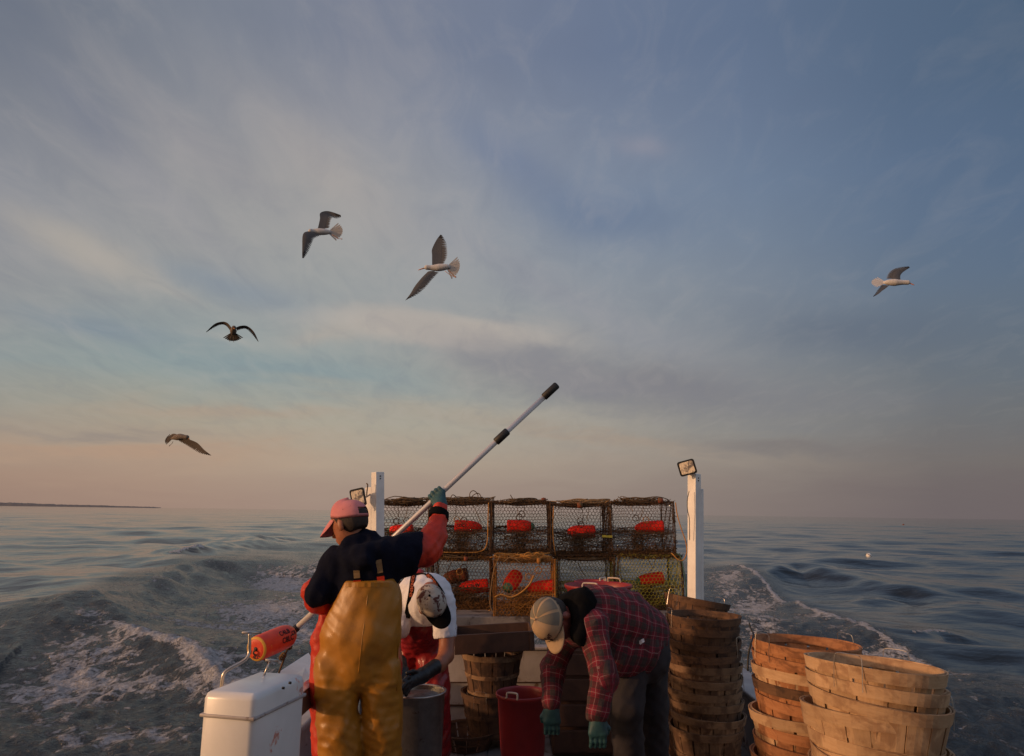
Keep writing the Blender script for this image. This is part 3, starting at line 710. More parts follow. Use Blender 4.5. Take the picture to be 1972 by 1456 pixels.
# ------------------------------------------------------------------ posts and floodlights
def post(px0, px1, ytop, d, side, label):
    base = P((px0+px1)/2, 1130, d); top = P((px0+px1)/2, ytop, d); slope = (top.x-base.x)/(top.z-base.z); c = Vector((base.x-slope*(base.z-DZ+.1), d, DZ-.1)); base = Vector((c.x, base.y, base.z))
    o = empty('mast_post', c, label, 'post', 'white posts at the stern corners')
    top = Vector((top.x, top.y, top.z))
    Mr = Matrix.Rotation(R(42), 4, 'Z'); h = top.z-DZ+.22
    b = MB(); b.box((base.x, d, DZ-.1+h/2-.12), (.086, .086, h), Mr, bev=.004); b.build('upright', M['white_paint'], o, smooth=False)
    h2 = h-.13; b = MB(); off = Mr @ Vector((.064 if side > 0 else 0, 0 if side > 0 else 0, 0)) if side > 0 else Mr @ Vector((0, 0, 0))
    if side > 0: off = Mr @ Vector((.064, .0, 0)); sz = (.042, .088, h2)
    else: off = Mr @ Vector((0, .064, 0)); sz = (.088, .042, h2); off = Mr @ Vector((0, .0935, 0)); sz = (.088, .10, h2)
    b.box((base.x+off.x, d+off.y, DZ-.1+h2/2-.12), sz, Mr, bev=.004); b.build('side_board', M['white_paint'], o, smooth=False)
    b = MB()
    for yy in (ytop+8, ytop+13): 
        q = P((px0+px1)/2, yy, d); n = Mr @ Vector((0, -1, 0)) if side > 0 else Mr @ Vector((-1, 0, 0)); b.lathe([(.006, -.002), (.006, .003)], 8, Matrix.Rotation(R(42), 4, 'Z') @ Matrix.Rotation(R(90), 4, 'X'), c=arr(Vector((base.x, d, q.z))+(Mr @ Vector((.0, -.0445, 0)))))
    b.build('bolt', M['rubber'], o)
    o.rotation_euler.y = math.atan(slope)
    return o
post(1327, 1347, 912, 6.2, 1, 'right hand white post carrying a floodlight on its top')
post(717, 738, 909, 6.2, -1, 'left hand white post behind the pink cap, floodlight on its side')
def glass_fn(t, b):
    ob = t.node('ShaderNodeTexCoord').outputs['Object']; x, y, z = t.sep(ob)
    w = t.m('SINE', x*420.0)*.5+.5
    t.put(b.inputs['Base Color'], t.mix(t.step(t.noise(ob, 22.0, 3, .5, .4), .40, .60), t.mix(w*.4, (.95,.80,.58,1), (.6,.5,.36,1)), (.22,.19,.17,1))); b.inputs['Metallic'].default_value = .0; b.inputs['Roughness'].default_value = .25  # warm bright and dark patches put glassy reflections into the base colour
    bp = t.node('ShaderNodeBump'); bp.inputs['Distance'].default_value = .002; t.put(bp.inputs['Height'], t.m('ADD', w*.35, t.noise(ob, 40, 3)*.8)); t.put(b.inputs['Normal'], bp.outputs[0])
M['glint_lens'] = mat('ribbed_lens_painted_glints', glass_fn)
def flood(cpx, cpy, d, w, h, roll, yaw, label, arm):
    c = P(cpx, cpy, d); o = empty('floodlight', c, label, 'floodlight', 'floodlights on the posts')
    Mx = Matrix.Rotation(R(yaw), 4, 'Z') @ Matrix.Rotation(R(roll), 4, 'Y') @ Matrix.Rotation(R(6), 4, 'X')
    def shape(mb, w_, h_, y0, w2, h2, y1, r=.016):
        V = []
        for (ww, hh, yy) in ((w_, h_, y0), (w2, h2, y1)):
            for cx, cz, a0 in ((ww/2-r, hh/2-r, 0), (-ww/2+r, hh/2-r, 90), (-ww/2+r, -hh/2+r, 180), (ww/2-r, -hh/2+r, 270)):
                for q in (0, 30, 60, 90): V.append((cx+r*math.cos(R(a0+q)), yy, cz+r*math.sin(R(a0+q))))
        V = np.array(V) @ np.array(Mx.to_3x3()).T + arr(c); n = 16
        mb.add(V, [tuple(range(n)), tuple(range(2*n-1, n-1, -1))]+[(k, n+k, n+(k+1) % n, (k+1) % n) for k in range(n)])
    b = MB(); shape(b, w, h, -.012, w*.62, h*.6, .075); b.build('housing', M['fibreglass'], o, smooth=False)
    b = MB(); shape(b, w*1.2, h*1.2, -.024, w*1.2, h*1.2, -.0125, .02); b.build('bezel', M['rubber'], o, smooth=False)
    b = MB(); shape(b, w*.94, h*.93, -.029, w*.96, h*.95, -.0235, .014); b.build('lens', M['glint_lens'], o, smooth=False)
    b = MB(); b.tube(spline([c+Vector((0, .05, 0)), c+Vector(arm)*.5+Vector((0, .05, -.01)), c+Vector(arm)], 5), .008, 6); b.build('bracket', M['steel'], o)
    return o
flood(1323, 900.5, 6.12, .128, .112, -14, -14, 'floodlight with ribbed glass tilted on top of the right post', (.06, .06, -.085))
flood(691, 958, 6.1, .112, .135, -12, -8, 'floodlight with dark bezel just above the pink cap', (.085, .08, .03))
b = MB(); b.tube(spline([P(1327, 946, 6.13), P(1323.5, 965, 6.12), P(1324.5, 985, 6.12), P(1327.5, 1000, 6.13), P(1328, 1040, 6.14)], 5), .0035, 5)
tag(b.build('lamp_cable', M['rubber']), 'thin black cable bowing out from the side of the right post', 'cable')
b = MB(); b.tube(spline([P(706, 931, 6.13), P(708, 934, 6.12), P(707, 942, 6.12), P(706, 955, 6.12)], 4), .006, 5)
tag(b.build('lamp_cable', M['wire_dark']), 'rusty hook of cable on the left post by its floodlight', 'cable')
# ------------------------------------------------------------------ console with levers
cons = empty('control_box', P(470, 1330, 2.5), 'small white fibreglass control box with rounded lid in the bottom left corner', 'control box')
zt = P(470, 1318, 2.52).z; f1, f2, bk2, bk1 = P(402, 1327, 2.42), P(500, 1332, 2.40), P(552, 1304, 2.72), P(468, 1302, 2.72)
cc = (f1+f2+bk1+bk2)/4; yaw = math.atan2(f2.y-f1.y, f2.x-f1.x)
Mr = Matrix.Rotation(-R(14), 4, 'Z')
b = MB(); b.box((cc.x+.012, 2.60, P(470,1316,2.58).z-.25), (.205, .32, .5), Mr, bev=.022); b.build('housing', M['fibreglass'], cons)
zc = P(470,1316,2.58).z-.5; b = MB(); b.box((cc.x+.012, 2.60, (DZ+zc)/2), (.12, .20, zc-DZ+.04), Mr, bev=.01); b.build('pedestal', M['white_dirty'], cons)
b = MB(); b.box((cc.x+.012, 2.60, P(470,1316,2.58).z-.075), (.213, .328, .012), Mr, bev=.004); b.build('lid_seam', M['white_dirty'], cons)
b = MB()
for k, (x, y) in enumerate([(524, 1335), (539, 1325), (552, 1315)]):
    q = P(x, y, 2.55); b.lathe([(.0045, -.004), (.0045, .004)], 8, Matrix.Rotation(R(76), 4, 'Z') @ Matrix.Rotation(R(90), 4, 'X') , c=arr(q)+V3(.012, 0, 0))
b.build('bolt', M['rubber'], cons)
b = MB(); b.tube(spline([P(424,1345,2.62), P(427,1318,2.62), P(431,1298,2.62), P(442,1288,2.63), P(462,1277,2.65), P(475,1268,2.66), P(480,1256,2.67), P(480.5,1240,2.67), P(481,1220,2.67)], 6), .0062, 10)
pipe = b.build('bent_rail', M['steel']); tag(pipe, 'bent stainless pipe with a T shaped top rising behind the control box', 'pipe')
b = MB(); b.tube([P(466,1218.5,2.66), P(503,1218,2.70)], .0052, 10); b.build('cross_bar', M['steel'], pipe)
for (x0, y0, x1, y1, x2, y2, x3, y3) in [(511,1271,535,1272,520,1273,508,1302), (549,1307,574,1309,566,1310,555,1318)]:
    b = MB(); b.tube([P(x2,y2,2.72), P(x3,y3,2.7)], .004, 8); lv = b.build('lever', M['steel'], cons)
    b = MB(); b.tube([P(x0,y0,2.71), P(x1,y1,2.73)], .005, 8); b.build('grip', M['steel'], lv)
# ------------------------------------------------------------------ the pole and its float
PA, PB = P(566, 1214, 3.88), P(1073, 741, 3.92)
def on_pole(t): return PA.lerp(PB, t)
pole = empty('boat_hook', on_pole(.5), 'long white aluminium pole with black grips slanting up across the sky', 'pole')
b = MB(); b.tube([on_pole(.0), on_pole(.55), on_pole(.985)], .0155, 14); b.build('shaft', M['alu'], pole)
def sleeve(t0, t1, r, nm): b = MB(); b.tube([on_pole(t0), on_pole(t0+.002), on_pole((t0+t1)/2), on_pole(t1-.003), on_pole(t1)], [r*.85, r, r, r, r*.8], 14); b.build(nm, M['rubber'], pole)
sleeve(.945, 1.0, .0225, 'end_grip'); sleeve(.752, .80, .0235, 'collar'); sleeve(-.03, .014, .021, 'ferrule')
# ------------------------------------------------------------------ floats
BUOY = [(.030, -.145), (.058, -.1445), (.066, -.138), (.0675, -.12), (.0675, .0), (.066, .035), (.060, .075), (.048, .108), (.032, .130), (.016, .141), (.008, .1445)]
BLUNT = [(.030, -.145), (.056, -.1448), (.064, -.138), (.0675, -.12), (.0675, .05), (.0665, .085), (.062, .112), (.052, .132), (.034, .143), (.016, .1465), (.008, .147)]
def buoy(px, py, d, axis, label, L=.29, r=.0675, nose=None, text=None, body='buoy_red', tpos=0, stick=False, worn=False, group=None, tscale=1, twist=0):
    c = P(px, py, d); ax = Vector(axis).normalized(); side = -Vector(ray(px, py)).normalized(); Mx = basis(Vector(side)-ax*ax.dot(side), ax)   # local z = nose direction
    Mx = basis(side-ax*side.dot(ax), ax)
    k, kr = L/.29, r/.0675
    o = empty('net_float', c, label, 'float', group); prof = [(a*kr, z*k) for a, z in (BLUNT if worn else BUOY)]
    b = MB(); b.lathe(prof if not nose else prof[:8], 32, Mx, c); b.build('float_body', M[body], o)
    if nose: b = MB(); b.lathe([(prof[7][0]+.0006, prof[7][1]-.012*k)]+[(a+.0006, z) for a, z in prof[7:]], 32, Mx, c, capa=False); b.build('painted_nose', M[nose], o)
    b = MB(); b.lathe([(.011, -.146*k), (.011, -.1462*k)], 14, Mx, c); b.build('core_hole', M['rubber'], o)
    if worn: b = MB(); b.lathe([(prof[2][0]+.0008, prof[2][1]), (prof[1][0]+.001, prof[1][1]-.0012), (prof[1][0]-.0025, prof[1][1]-.0014)], 32, Mx, c, capa=False, capb=False); b.build('edge_band', M['buoy_yellow'], o)
    if stick: b = MB(); b.tube([c-ax*(.14*k), c-ax*(.14*k+stick)], .011, 8); b.build('spindle', M['rubber'], o)
    if text:
        for (body_t, size, along, ang) in text:
            V, Fc = text_mesh(body_t, size, .0012*size/.04); a = V[:, 1]/(r*1.0)+R(ang); zz = V[:, 0]+along
            flip = -1 if ax.x < 0 else 1
            zz = V[:, 0]*flip+along*flip; a = (V[:, 1]/r-R(ang)*0)*flip+R(ang)*flip*1.0
            rr = np.interp(zz/k, [z for _, z in (BLUNT if worn else BUOY)], [q for q, _ in (BLUNT if worn else BUOY)])*kr+.0012
            # facing direction (towards the viewer) is local +y
            loc = np.stack([rr*np.sin(a), rr*np.cos(a), zz], 1) @ np.array(Mx.to_3x3()).T + arr(c)
            t_ = MB(); t_.add(loc, Fc); t_.build('lettering', M['ink'], o, smooth=False)
    return o, Mx
# the float at the end of the pole: flat face towards the lower left
bo, bM = buoy(527.5, 1235.5, 3.72, (.33, .93, .10), 'worn orange float with yellow edge held out on the end of the pole', L=.275, r=.0625, body='buoy_worn', worn=True,
     text=[('C8LC', .038, .035, -16), ('C4L8', .036, .025, 20), ('CR', .030, .09, 2)])
# marks on the flat end
c0 = P(527.5, 1235.5, 3.72)
for s_, dx_, dy_, sz in (('3', -.030, .018, .026), ('4LC', .006, .040, .026)):
    V, Fc = text_mesh(s_, sz, .001); loc = np.stack([V[:, 0]*-1+dx_*-1, V[:, 1]*0-.0, np.full(len(V), -.1438)], 1); loc[:, 1] = -(V[:, 1]*-1)
    e = np.array(bM.to_3x3()); X_, Y_, Z_ = e[:, 0], e[:, 1], e[:, 2]
    n = -Z_; scr_r = V3(1, 0, 0)-n*n[0]; scr_r /= np.linalg.norm(scr_r); scr_u = np.cross(scr_r, n)*-1; scr_u = scr_u if scr_u[2] > 0 else -scr_u
    loc = arr(c0)+n*.1380+np.outer(V[:, 0]+dx_, scr_r)+np.outer(V[:, 1]-dy_, scr_u); t_ = MB(); t_.add(loc, Fc); t_.build('lettering', M['ink'], bo, smooth=False)
e = c0-Vector(bM.to_3x3().col[2])*.137
b = MB(); b.tube(spline([e, e+Vector((-.004,-.012,-.02)), P(512,1272,3.66), P(516,1277,3.72)], 5), .0045, 6); b.build('line_end', M['rope_dark'], bo)
b = MB(); b.tube(spline([P(562,1236,3.86), P(557,1246,3.84), P(552,1254,3.84), P(546,1272,3.84), P(536,1300,3.82), P(530,1330,3.8), P(532,1420,3.8)], 6), .0055, 7)
for (x, y, rr) in ((557,1246,.010), (546,1262,.012), (543,1266,.009)):
    q = P(x, y, 3.83); b.tube([q+Vector((.012*math.cos(a), -.006*math.sin(2*a), .012*math.sin(a))) for a in np.linspace(0, 6.28, 9)[:-1]], .0055, 6, closed=True)
tag(b.build('rope', M['rope_dark']), 'brown knotted rope hanging from the float on the pole', 'rope')
# ------------------------------------------------------------------ crab pots
def hexpanel(o_, u_, v_, lu, lv, cell, bulge, seed, warp=.006):
    o_, u_, v_ = arr(o_), arr(u_), arr(v_); s = cell/math.sqrt(3); n_ = np.cross(u_, v_); A = []; B = []
    rows = int(lv/(1.5*s))+2; cols = int(lu/cell)+2
    for r_ in range(-1, rows):
        for c_ in range(-1, cols):
            x = (c_+.5*(r_ % 2))*cell; y = r_*1.5*s
            pts = [(x, y+s), (x+cell/2, y+s/2), (x+cell/2, y-s/2), (x, y-s)]
            for p, q in zip(pts, pts[1:]): A.append(p); B.append(q)
    A = np.array(A); B = np.array(B)
    ok = (A[:, 0] >= 0) & (A[:, 0] <= lu) & (B[:, 0] >= 0) & (B[:, 0] <= lu) & (A[:, 1] >= 0) & (A[:, 1] <= lv) & (B[:, 1] >= 0) & (B[:, 1] <= lv)
    A, B = A[ok], B[ok]
    def em(Q):
        x, y = Q[:, 0], Q[:, 1]; w = np.sin(x*23+seed*1.7+np.sin(y*17+seed))*warp; w2 = np.cos(y*19+seed*2.3+np.sin(x*21))*warp
        bl = bulge*np.sin(np.pi*np.clip(x/lu, 0, 1))*np.sin(np.pi*np.clip(y/lv, 0, 1))+np.sin(x*31+y*27+seed)*.006
        return o_+np.outer(x+w, u_)+np.outer(y+w2, v_)+np.outer(bl, n_)
    return em(A), em(B)
def pot_meshes(seed, W_, D_, H_):
    rg = random.Random(seed); A, B = [], []
    def pan(*a, **k): x, y = hexpanel(*a, **k); A.append(x); B.append(y)
    w, d, h = W_/2, D_/2, H_; cell = .036
    pan((-w,-d,0), (1,0,0), (0,0,1), W_, h, cell, .010, seed); pan((-w,d,0), (1,0,0), (0,0,1), W_, h, cell, -.01, seed+1)
    pan((-w,-d,0), (0,1,0), (0,0,1), D_, h, cell, -.012, seed+2); pan((w,-d,0), (0,1,0), (0,0,1), D_, h, cell, .012, seed+3)
    pan((-w,-d,h), (1,0,0), (0,1,0), W_, D_, cell, -.035, seed+4); pan((-w,-d,0), (1,0,0), (0,1,0), W_, D_, cell, .0, seed+5)
    hm = h*.42; s1 = Vector((0, d, h*.14)).normalized(); L = math.hypot(d, h*.14)
    pan((-w,-d,hm-h*.06), (1,0,0), s1, W_, L, cell, .0, seed+6); pan((-w,0,hm+h*.08), (1,0,0), Vector((0, d, -h*.14)).normalized(), W_, L, cell, .0, seed+7)
    wire = edges_mesh(np.concatenate(A), np.concatenate(B), .0021)
    fun = []
    for (cx, cy, ax) in ((0,-d,(0,1)), (0,d,(0,-1)), (-w,0,(1,0)), (w,0,(-1,0))):
        A, B = [], []; px_, py_ = -ax[1], ax[0]; rings = []
        for k in range(5):
            t = k/4; ra, rb = .115-.055*t, .075-.025*t; q = []
            for a in range(12): an = a*math.pi/6; q.append((cx+ax[0]*t*.17+px_*ra*math.cos(an), cy+ax[1]*t*.17+py_*ra*math.cos(an), .12+rb*math.sin(an)))
            rings.append(q)
        for k in range(5):
            for a in range(12):
                A.append(rings[k][a]); B.append(rings[k][(a+1) % 12])
                if k < 4: A.append(rings[k][a]); B.append(rings[k+1][(a+(k % 2)) % 12])
        fun.append(edges_mesh(np.array(A), np.array(B), .0014))
    # bait well: a tight wire tube in the middle
    A, B = [], []
    for k in range(9):
        for a in range(14):
            p = lambda kk, aa: (.045*math.cos(aa*2*math.pi/14), .045*math.sin(aa*2*math.pi/14), .01+kk*h*.42/9)
            A.append(p(k, a)); B.append(p(k+1, a)); A.append(p(k, a)); B.append(p(k, a+1))
    well = edges_mesh(np.array(A), np.array(B), .0022)
    # rod frame
    fr = MB(); c8 = [(-w,-d), (w,-d), (w,d), (-w,d)]; j = lambda s=.006: rg.uniform(-s, s)
    for zz in (0, h):
        for k in range(4):
            a, b_ = c8[k], c8[(k+1) % 4]; sag = -.028 if zz else 0.004
            fr.tube(spline([(a[0]+j(), a[1]+j(), zz+j()), (a[0]*.5+b_[0]*.5+j(), a[1]*.5+b_[1]*.5+j(), zz+sag+j()), (b_[0]+j(), b_[1]+j(), zz+j())], 4), .0062 if zz else .0085, 6)
    for a in c8:
        fr.tube(spline([(a[0]+j(), a[1]+j(), 0), (a[0]+j(.012), a[1]+j(.012), h*.5), (a[0]+j(), a[1]+j(), h)], 4), .0068, 6)
        fr.tube(spline([(a[0]*.96+j(), a[1]+j(), 0), (a[0]*.955+j(.012), a[1]+j(.012), h*.45), (a[0]*.965+j(), a[1]+j(), h)], 4), .0035, 5)
    for k in range(4): a, b_ = c8[k], c8[(k+1) % 4]; fr.tube(spline([(a[0], a[1], h*.42), ((a[0]+b_[0])/2, (a[1]+b_[1])/2, h*.40+j()), (b_[0], b_[1], h*.42)], 3), .0035, 5)
    # matted weed along the rods: short curled strands
    A, B = [], []
    def strands(n, fn, l=.035):
        for _ in range(n):
            p = np.array(fn()); d0 = np.array([rg.gauss(0, 1), rg.gauss(0, 1), rg.gauss(0, .8)]); d0 /= np.linalg.norm(d0)
            for s_ in range(3):
                q = p+d0*l*rg.uniform(.2, .5); A.append(p); B.append(q); p = q; d0 = d0+np.array([rg.gauss(0, .6) for _ in range(3)]); d0 /= np.linalg.norm(d0)
    U = rg.uniform
    strands(620, lambda: (U(-w, w), -d+U(-.01, .02), abs(rg.gauss(0, .035)))); strands(360, lambda: (U(-w, w), U(-d, d), abs(rg.gauss(0, .03))))
    strands(320, lambda: (U(-w, w), -d+U(-.01, .02), h-abs(rg.gauss(0, .012)))); strands(240, lambda: (U(-w, w), d, h-abs(rg.gauss(0, .012)))); strands(260, lambda: (rg.choice((-w, w))+U(-.008,.008), -d+U(0, .02), U(0, h)), .02)
    strands(260, lambda: (.05*rg.gauss(0, 1), .05*rg.gauss(0, 1), U(0, h*.42)))
    strands(280, lambda: (U(-w, w), U(-d, d*.2), U(0, h*.42)), .05)
    weed = edges_mesh(np.array(A), np.array(B), .0018)
    # loose tangled lines inside the lower half
    lines = MB()
    for _ in range(14):
        p = [(U(-w, w)*.9, -d*U(.3, .9), U(.05, h*.45)) for _ in range(5)]; lines.tube(spline(p, 7), .0025, 4)
    return wire, fun, well, fr, weed, lines
POTM = {}
def crab_pot(x0, x1, ybot, ytop, d, label, wire, weedm, seed, ring_px=(), W_=None, rz=0, lines=()):
    a = P(x0, ybot, d); b_ = P(x1, ybot, d); t_ = P((x0+x1)/2, ytop, d); D_ = .58
    w = b_.x-a.x if W_ is None else W_; hh = t_.z-a.z
    key = (round(w, 2), round(hh, 2), seed % 3)
    if key not in POTM: POTM[key] = pot_meshes(seed, w, D_, hh)
    wi, fun, well, fr, weed, tang = POTM[key]
    o = empty('crab_pot', ((a.x+b_.x)/2, d+D_/2, a.z), label, 'crab pot', 'wire crab pots stacked on the stern'); o.rotation_euler.z = R(rz)
    def mk(nm, V, Fc, m, par=o): q = mesh_obj(nm, V, Fc, m, par, smooth=False); return q
    mk('wire_mesh', wi[0], wi[1], M[wire]); [mk('entrance_funnel', q_[0], q_[1], M[wire]) for q_ in fun]; mk('bait_well', well[0], well[1], M['wire_dark'])
    mk('rod_frame', np.concatenate(fr.V), fr.F, M['wire_dark' if wire != 'wire_orange' else 'wire_orange']); mk('weed_growth', weed[0], weed[1], M[weedm]); mk('loose_line', np.concatenate(tang.V), tang.F, M['rope_dark' if wire != 'wire_orange' else 'rope_orange'])
    if ybot > 1100: q2 = mesh_obj('weed_growth', weed[0]*np.array([-.99, -.99, 1.0]), weed[1], M['weed_orange' if wire != 'wire_yellow' else 'wire_olive'], o, smooth=False)
    for i, (rx, ry, col) in enumerate(ring_px):
        q = P(rx, ry, d+.015); mb = MB(); lw = [Vector((.030*math.cos(t), 0, .030*math.sin(t))) for t in np.linspace(0, 2*math.pi, 17)[:-1]]
        mb.tube([q+v for v in lw], .0045, 6, closed=True); mb.build('cull_ring', M[col], o)
    for (pts, col, r_) in lines:
        mb = MB(); mb.tube(spline([P(x, y, d+dd) for x, y, dd in pts], 6), r_, 5); mb.build('hanging_line', M[col], o)
    return o
D0 = 6.95
yB, yT_, yM = 1067, 966, 1070
crab_pot(712, 824, 1066, 967, D0, 'dark pot at the left end of the top row, partly behind the post', 'wire_dark', 'weed', 1, [(763,1004,'wire_dark'), (783,1003,'wire_dark')], lines=[([(767,972,.02),(767,985,.02),(768,996,.02)],'rope_dark',.003), ([(783,970,.02),(784,985,.02),(775,1005,.02),(757,1012,.03)],'rope',.003)])
crab_pot(827, 943, 1066, 966, D0, 'dark pot of the top row next to the gloved hand on the pole', 'wire_dark', 'weed', 2, [(880,1001,'rope_orange'), (893,1002,'wire_dark')], lines=[([(878,972,.02),(878,985,.02),(877,995,.02)],'rope_dark',.003), ([(908,968,.02),(918,988,.0),(926,1008,.02)],'rope',.003), ([(941,968,-.01),(940,1000,-.012),(938,1045,-.012),(925,1062,-.012),(880,1064,-.012),(835,1063,-.012)],'rope_orange',.006)])
crab_pot(946, 1061, 1066, 966, D0, 'dark pot in the middle of the top row, green nosed float inside', 'wire_dark', 'weed', 3, [(1005,990,'wire_dark'), (1000,996,'wire_dark')], lines=[([(998,970,.02),(997,985,.02),(999,992,.02)],'rope',.003), ([(1010,974,.02),(1009,984,.02)],'rope_dark',.003)])
crab_pot(1064, 1176, 1070, 970, D0, 'dark pot fourth along the top row, one yellow tag on its right edge', 'wire_dark', 'weed', 4, [(1117,1003,'wire_dark'), (1119,1010,'wire_dark')], lines=[([(1121,980,.02),(1124,999,.02)],'rope_dark',.003), ([(1134,980,.02),(1130,1003,.02),(1128,1010,.02)],'rope',.003), ([(1066,975,-.01),(1065,1030,-.012),(1070,1070,-.012)],'rope_orange',.005)])
crab_pot(1179, 1302, 1067, 966, D0, 'dark pot at the right end of the top row, nearest the right post', 'wire_dark', 'weed', 5, [(1224,998,'wire_dark'), (1244,1001,'rope_orange')], lines=[([(1240,976,.02),(1234,995,.02),(1231,1005,.02)],'rope',.003), ([(1214,974,.0),(1219,985,.0),(1216,978,.0)],'rope',.003)])
crab_pot(706, 821, 1174, 1074, D0, 'dark pot of the bottom row mostly hidden behind the navy hoodie', 'wire_dark', 'weed', 6)
crab_pot(828, 944, 1174, 1074, D0, 'dark weedy pot of the bottom row right of the white shirt', 'wire_dark', 'weed_orange', 7, [(893,1093,'wire_dark'), (885,1101,'rope_orange')], lines=[([(870,1082,.02),(862,1100,.02),(852,1120,.02)],'rope_dark',.004), ([(835,1179,-.04),(870,1182,-.05),(925,1182,-.05),(945,1175,-.05)],'rope_orange',.009)])
crab_pot(951, 1070, 1194, 1078, 6.52, 'rust orange pot standing nearest in the bottom row', 'wire_orange', 'weed_orange', 8, [(1037,1098,'rope_orange'), (1018,1111,'rope_orange')], lines=[([(963,1070,-.02),(952,1095,-.03),(946,1130,-.05),(944,1165,-.05),(950,1180,-.05)],'rope',.004), ([(953,1150,-.02),(966,1145,-.02),(985,1150,-.02),(1005,1140,-.02),(1020,1125,-.02),(1028,1108,-.02)],'rope_orange',.008), ([(970,1082,-.02),(985,1073,-.02),(1005,1086,-.02)],'rope',.004)])
crab_pot(1076, 1186, 1174, 1074, D0, 'olive pot of the bottom row behind the red tub', 'wire_olive', 'weed', 9, lines=[([(1113,1082,.02),(1119,1098,.02),(1128,1110,.02)],'rope_dark',.004)])
crab_pot(1194, 1317, 1174, 1070, D0-.02, 'bright yellow wire pot at the right end of the bottom row', 'wire_yellow', 'weed', 11, lines=[([(1247,1075,.02),(1255,1092,.02),(1254,1100,.02)],'rope_dark',.003), ([(1262,1074,.02),(1258,1092,.02),(1250,1102,.02)],'rope_dark',.003)])
BG = 'floats stowed in the pots'
by = D0+.22
buoy(770, 1023, by, (-1,.05,-.05), 'red float in the left end pot crossed by the pole', nose='buoy_green', text=[('A', .05, .06, 20)], group=BG, L=.27)
buoy(902, 1015, by, (1,.05,-.05), 'red float with dark letters beside the raised red sleeve, nose to the right', text=[('COCX', .035, -.07, 10)], stick=.12, group=BG)
buoy(1003, 1014, by, (1,.0,.0), 'red float with a green nose in the middle top pot', nose='buoy_green', stick=.12, group=BG)
buoy(1119, 1024, by, (-1,.02,.0), 'red float with pale worn nose in the fourth top pot', nose='buoy_red', group=BG)
buoy(1250, 1016, by, (-1,.1,-.06), 'red float in the right end top pot', group=BG, L=.30)
buoy(912, 1130, by-.06, (-1,-.05,-.10), 'red float lettered in black in the bottom row by the white shirt', text=[('C3LW', .048, -.0, 8)], group=BG, L=.30)
buoy(876, 1110, by+.15, (-1,.2,-.2), 'weed covered rust brown float behind the lettered one', body='buoy_rust', group=BG, L=.27)
buoy(985, 1122, 6.68, (-.30,-.80,-.35), 'red float with green nose pointing at the viewer in the orange pot', nose='buoy_green', group=BG, L=.27, r=.072)
buoy(1042, 1132, 6.75, (-1,.1,-.12), 'dull red float behind orange wire in the bottom row', group=BG, L=.27, body='buoy_red')
buoy(1250, 1117, by, (-1,-.1,-.14), 'faded red and green float in the yellow pot', nose='buoy_green', group=BG, L=.29)
# rope heaps on the pots
def heap(x0, x1, y, d, label, m, n=9, seed=0, zs=.03, loops=(), yr=.34):
    rg = random.Random(seed); a = P(x0, y, d); b_ = P(x1, y, d); mb = MB(); cx, cz = (a.x+b_.x)/2, a.z; L = (b_.x-a.x)/2
    for k in range(n):
        ox = cx+rg.uniform(-.45, .45)*L; oy = d+.20+rg.uniform(-.16, .12); ra = rg.uniform(.06, .16); rb = rg.uniform(.05, .13); ph = rg.uniform(0, 6.28); pts = []
        for t in np.linspace(0, 2*math.pi*rg.uniform(1.2, 2.4), 30):
            pts.append((ox+ra*math.cos(t+ph)*(1+.2*math.sin(2.3*t))*1.5, min(oy+rb*math.sin(t+ph), d+.5), cz+.008+zs*(.55+.5*math.sin(1.7*t+ph+k))*rg.uniform(.85, 1.15)-.03*abs(math.cos(.5*t))))
        mb.tube(spline(pts, 2), rg.uniform(.0035, .005), 5)
    for pts in loops: mb.tube(spline([P(x, yy, d+dd) for x, yy, dd in pts], 6), .0045, 5)
    return tag(mb.build('rope_heap', M[m]), label, 'rope', 'rope heaps on the pots')
heap(738, 820, 967, D0, 'brown rope heap on the left end pot beside the post', 'rope_dark', 12, 1, .045)
heap(850, 935, 965, D0, 'rope heap with two tall loops standing up, right of the raised glove', 'rope_dark', 11, 2, .04, [[(905,965,.05),(905,950,.04),(912,945,.04),(920,952,.05),(920,964,.05)], [(908,966,.06),(910,955,.05),(921,950,.05),(926,958,.05),(918,965,.05)], [(866,962,.03),(872,953,.03),(882,960,.05),(890,966,.05)]])
heap(960, 1050, 966, D0, 'flat rope heap on the middle top pot', 'rope_dark', 10, 3, .028, [[(990,964,.03),(985,957,.03),(983,953,.03)], [(1005,964,.1),(1015,960,.1),(1030,963,.1),(1045,967,.1)]])
heap(1085, 1165, 970, D0, 'pale rope heap on the fourth top pot', 'rope', 11, 4, .045)
heap(1190, 1280, 966, D0, 'rope heap with looping turns on the right end pot', 'rope_dark', 10, 5, .04, [[(1196,968,.02),(1204,960,.02),(1214,959,.02),(1222,964,.05),(1230,967,.05)], [(1233,963,.05),(1240,959,.03),(1252,961,.03),(1262,966,.05)]])
heap(835, 930, 1074, D0-.05, 'rope coil squeezed between the two rows right of the navy sleeve', 'rope_dark', 8, 6, .02)
heap(960, 1060, 1076, 6.55, 'orange brown rope heap on the rust orange pot', 'rope_orange', 11, 7, .035, [[(1008,1074,.03),(1012,1066,.03),(1020,1064,.03),(1026,1070,.05),(1034,1064,.03),(1040,1068,.03)]])
heap(1085, 1170, 1074, D0-.05, 'rope squeezed between the rows above the red tub', 'rope_dark', 6, 8, .015)
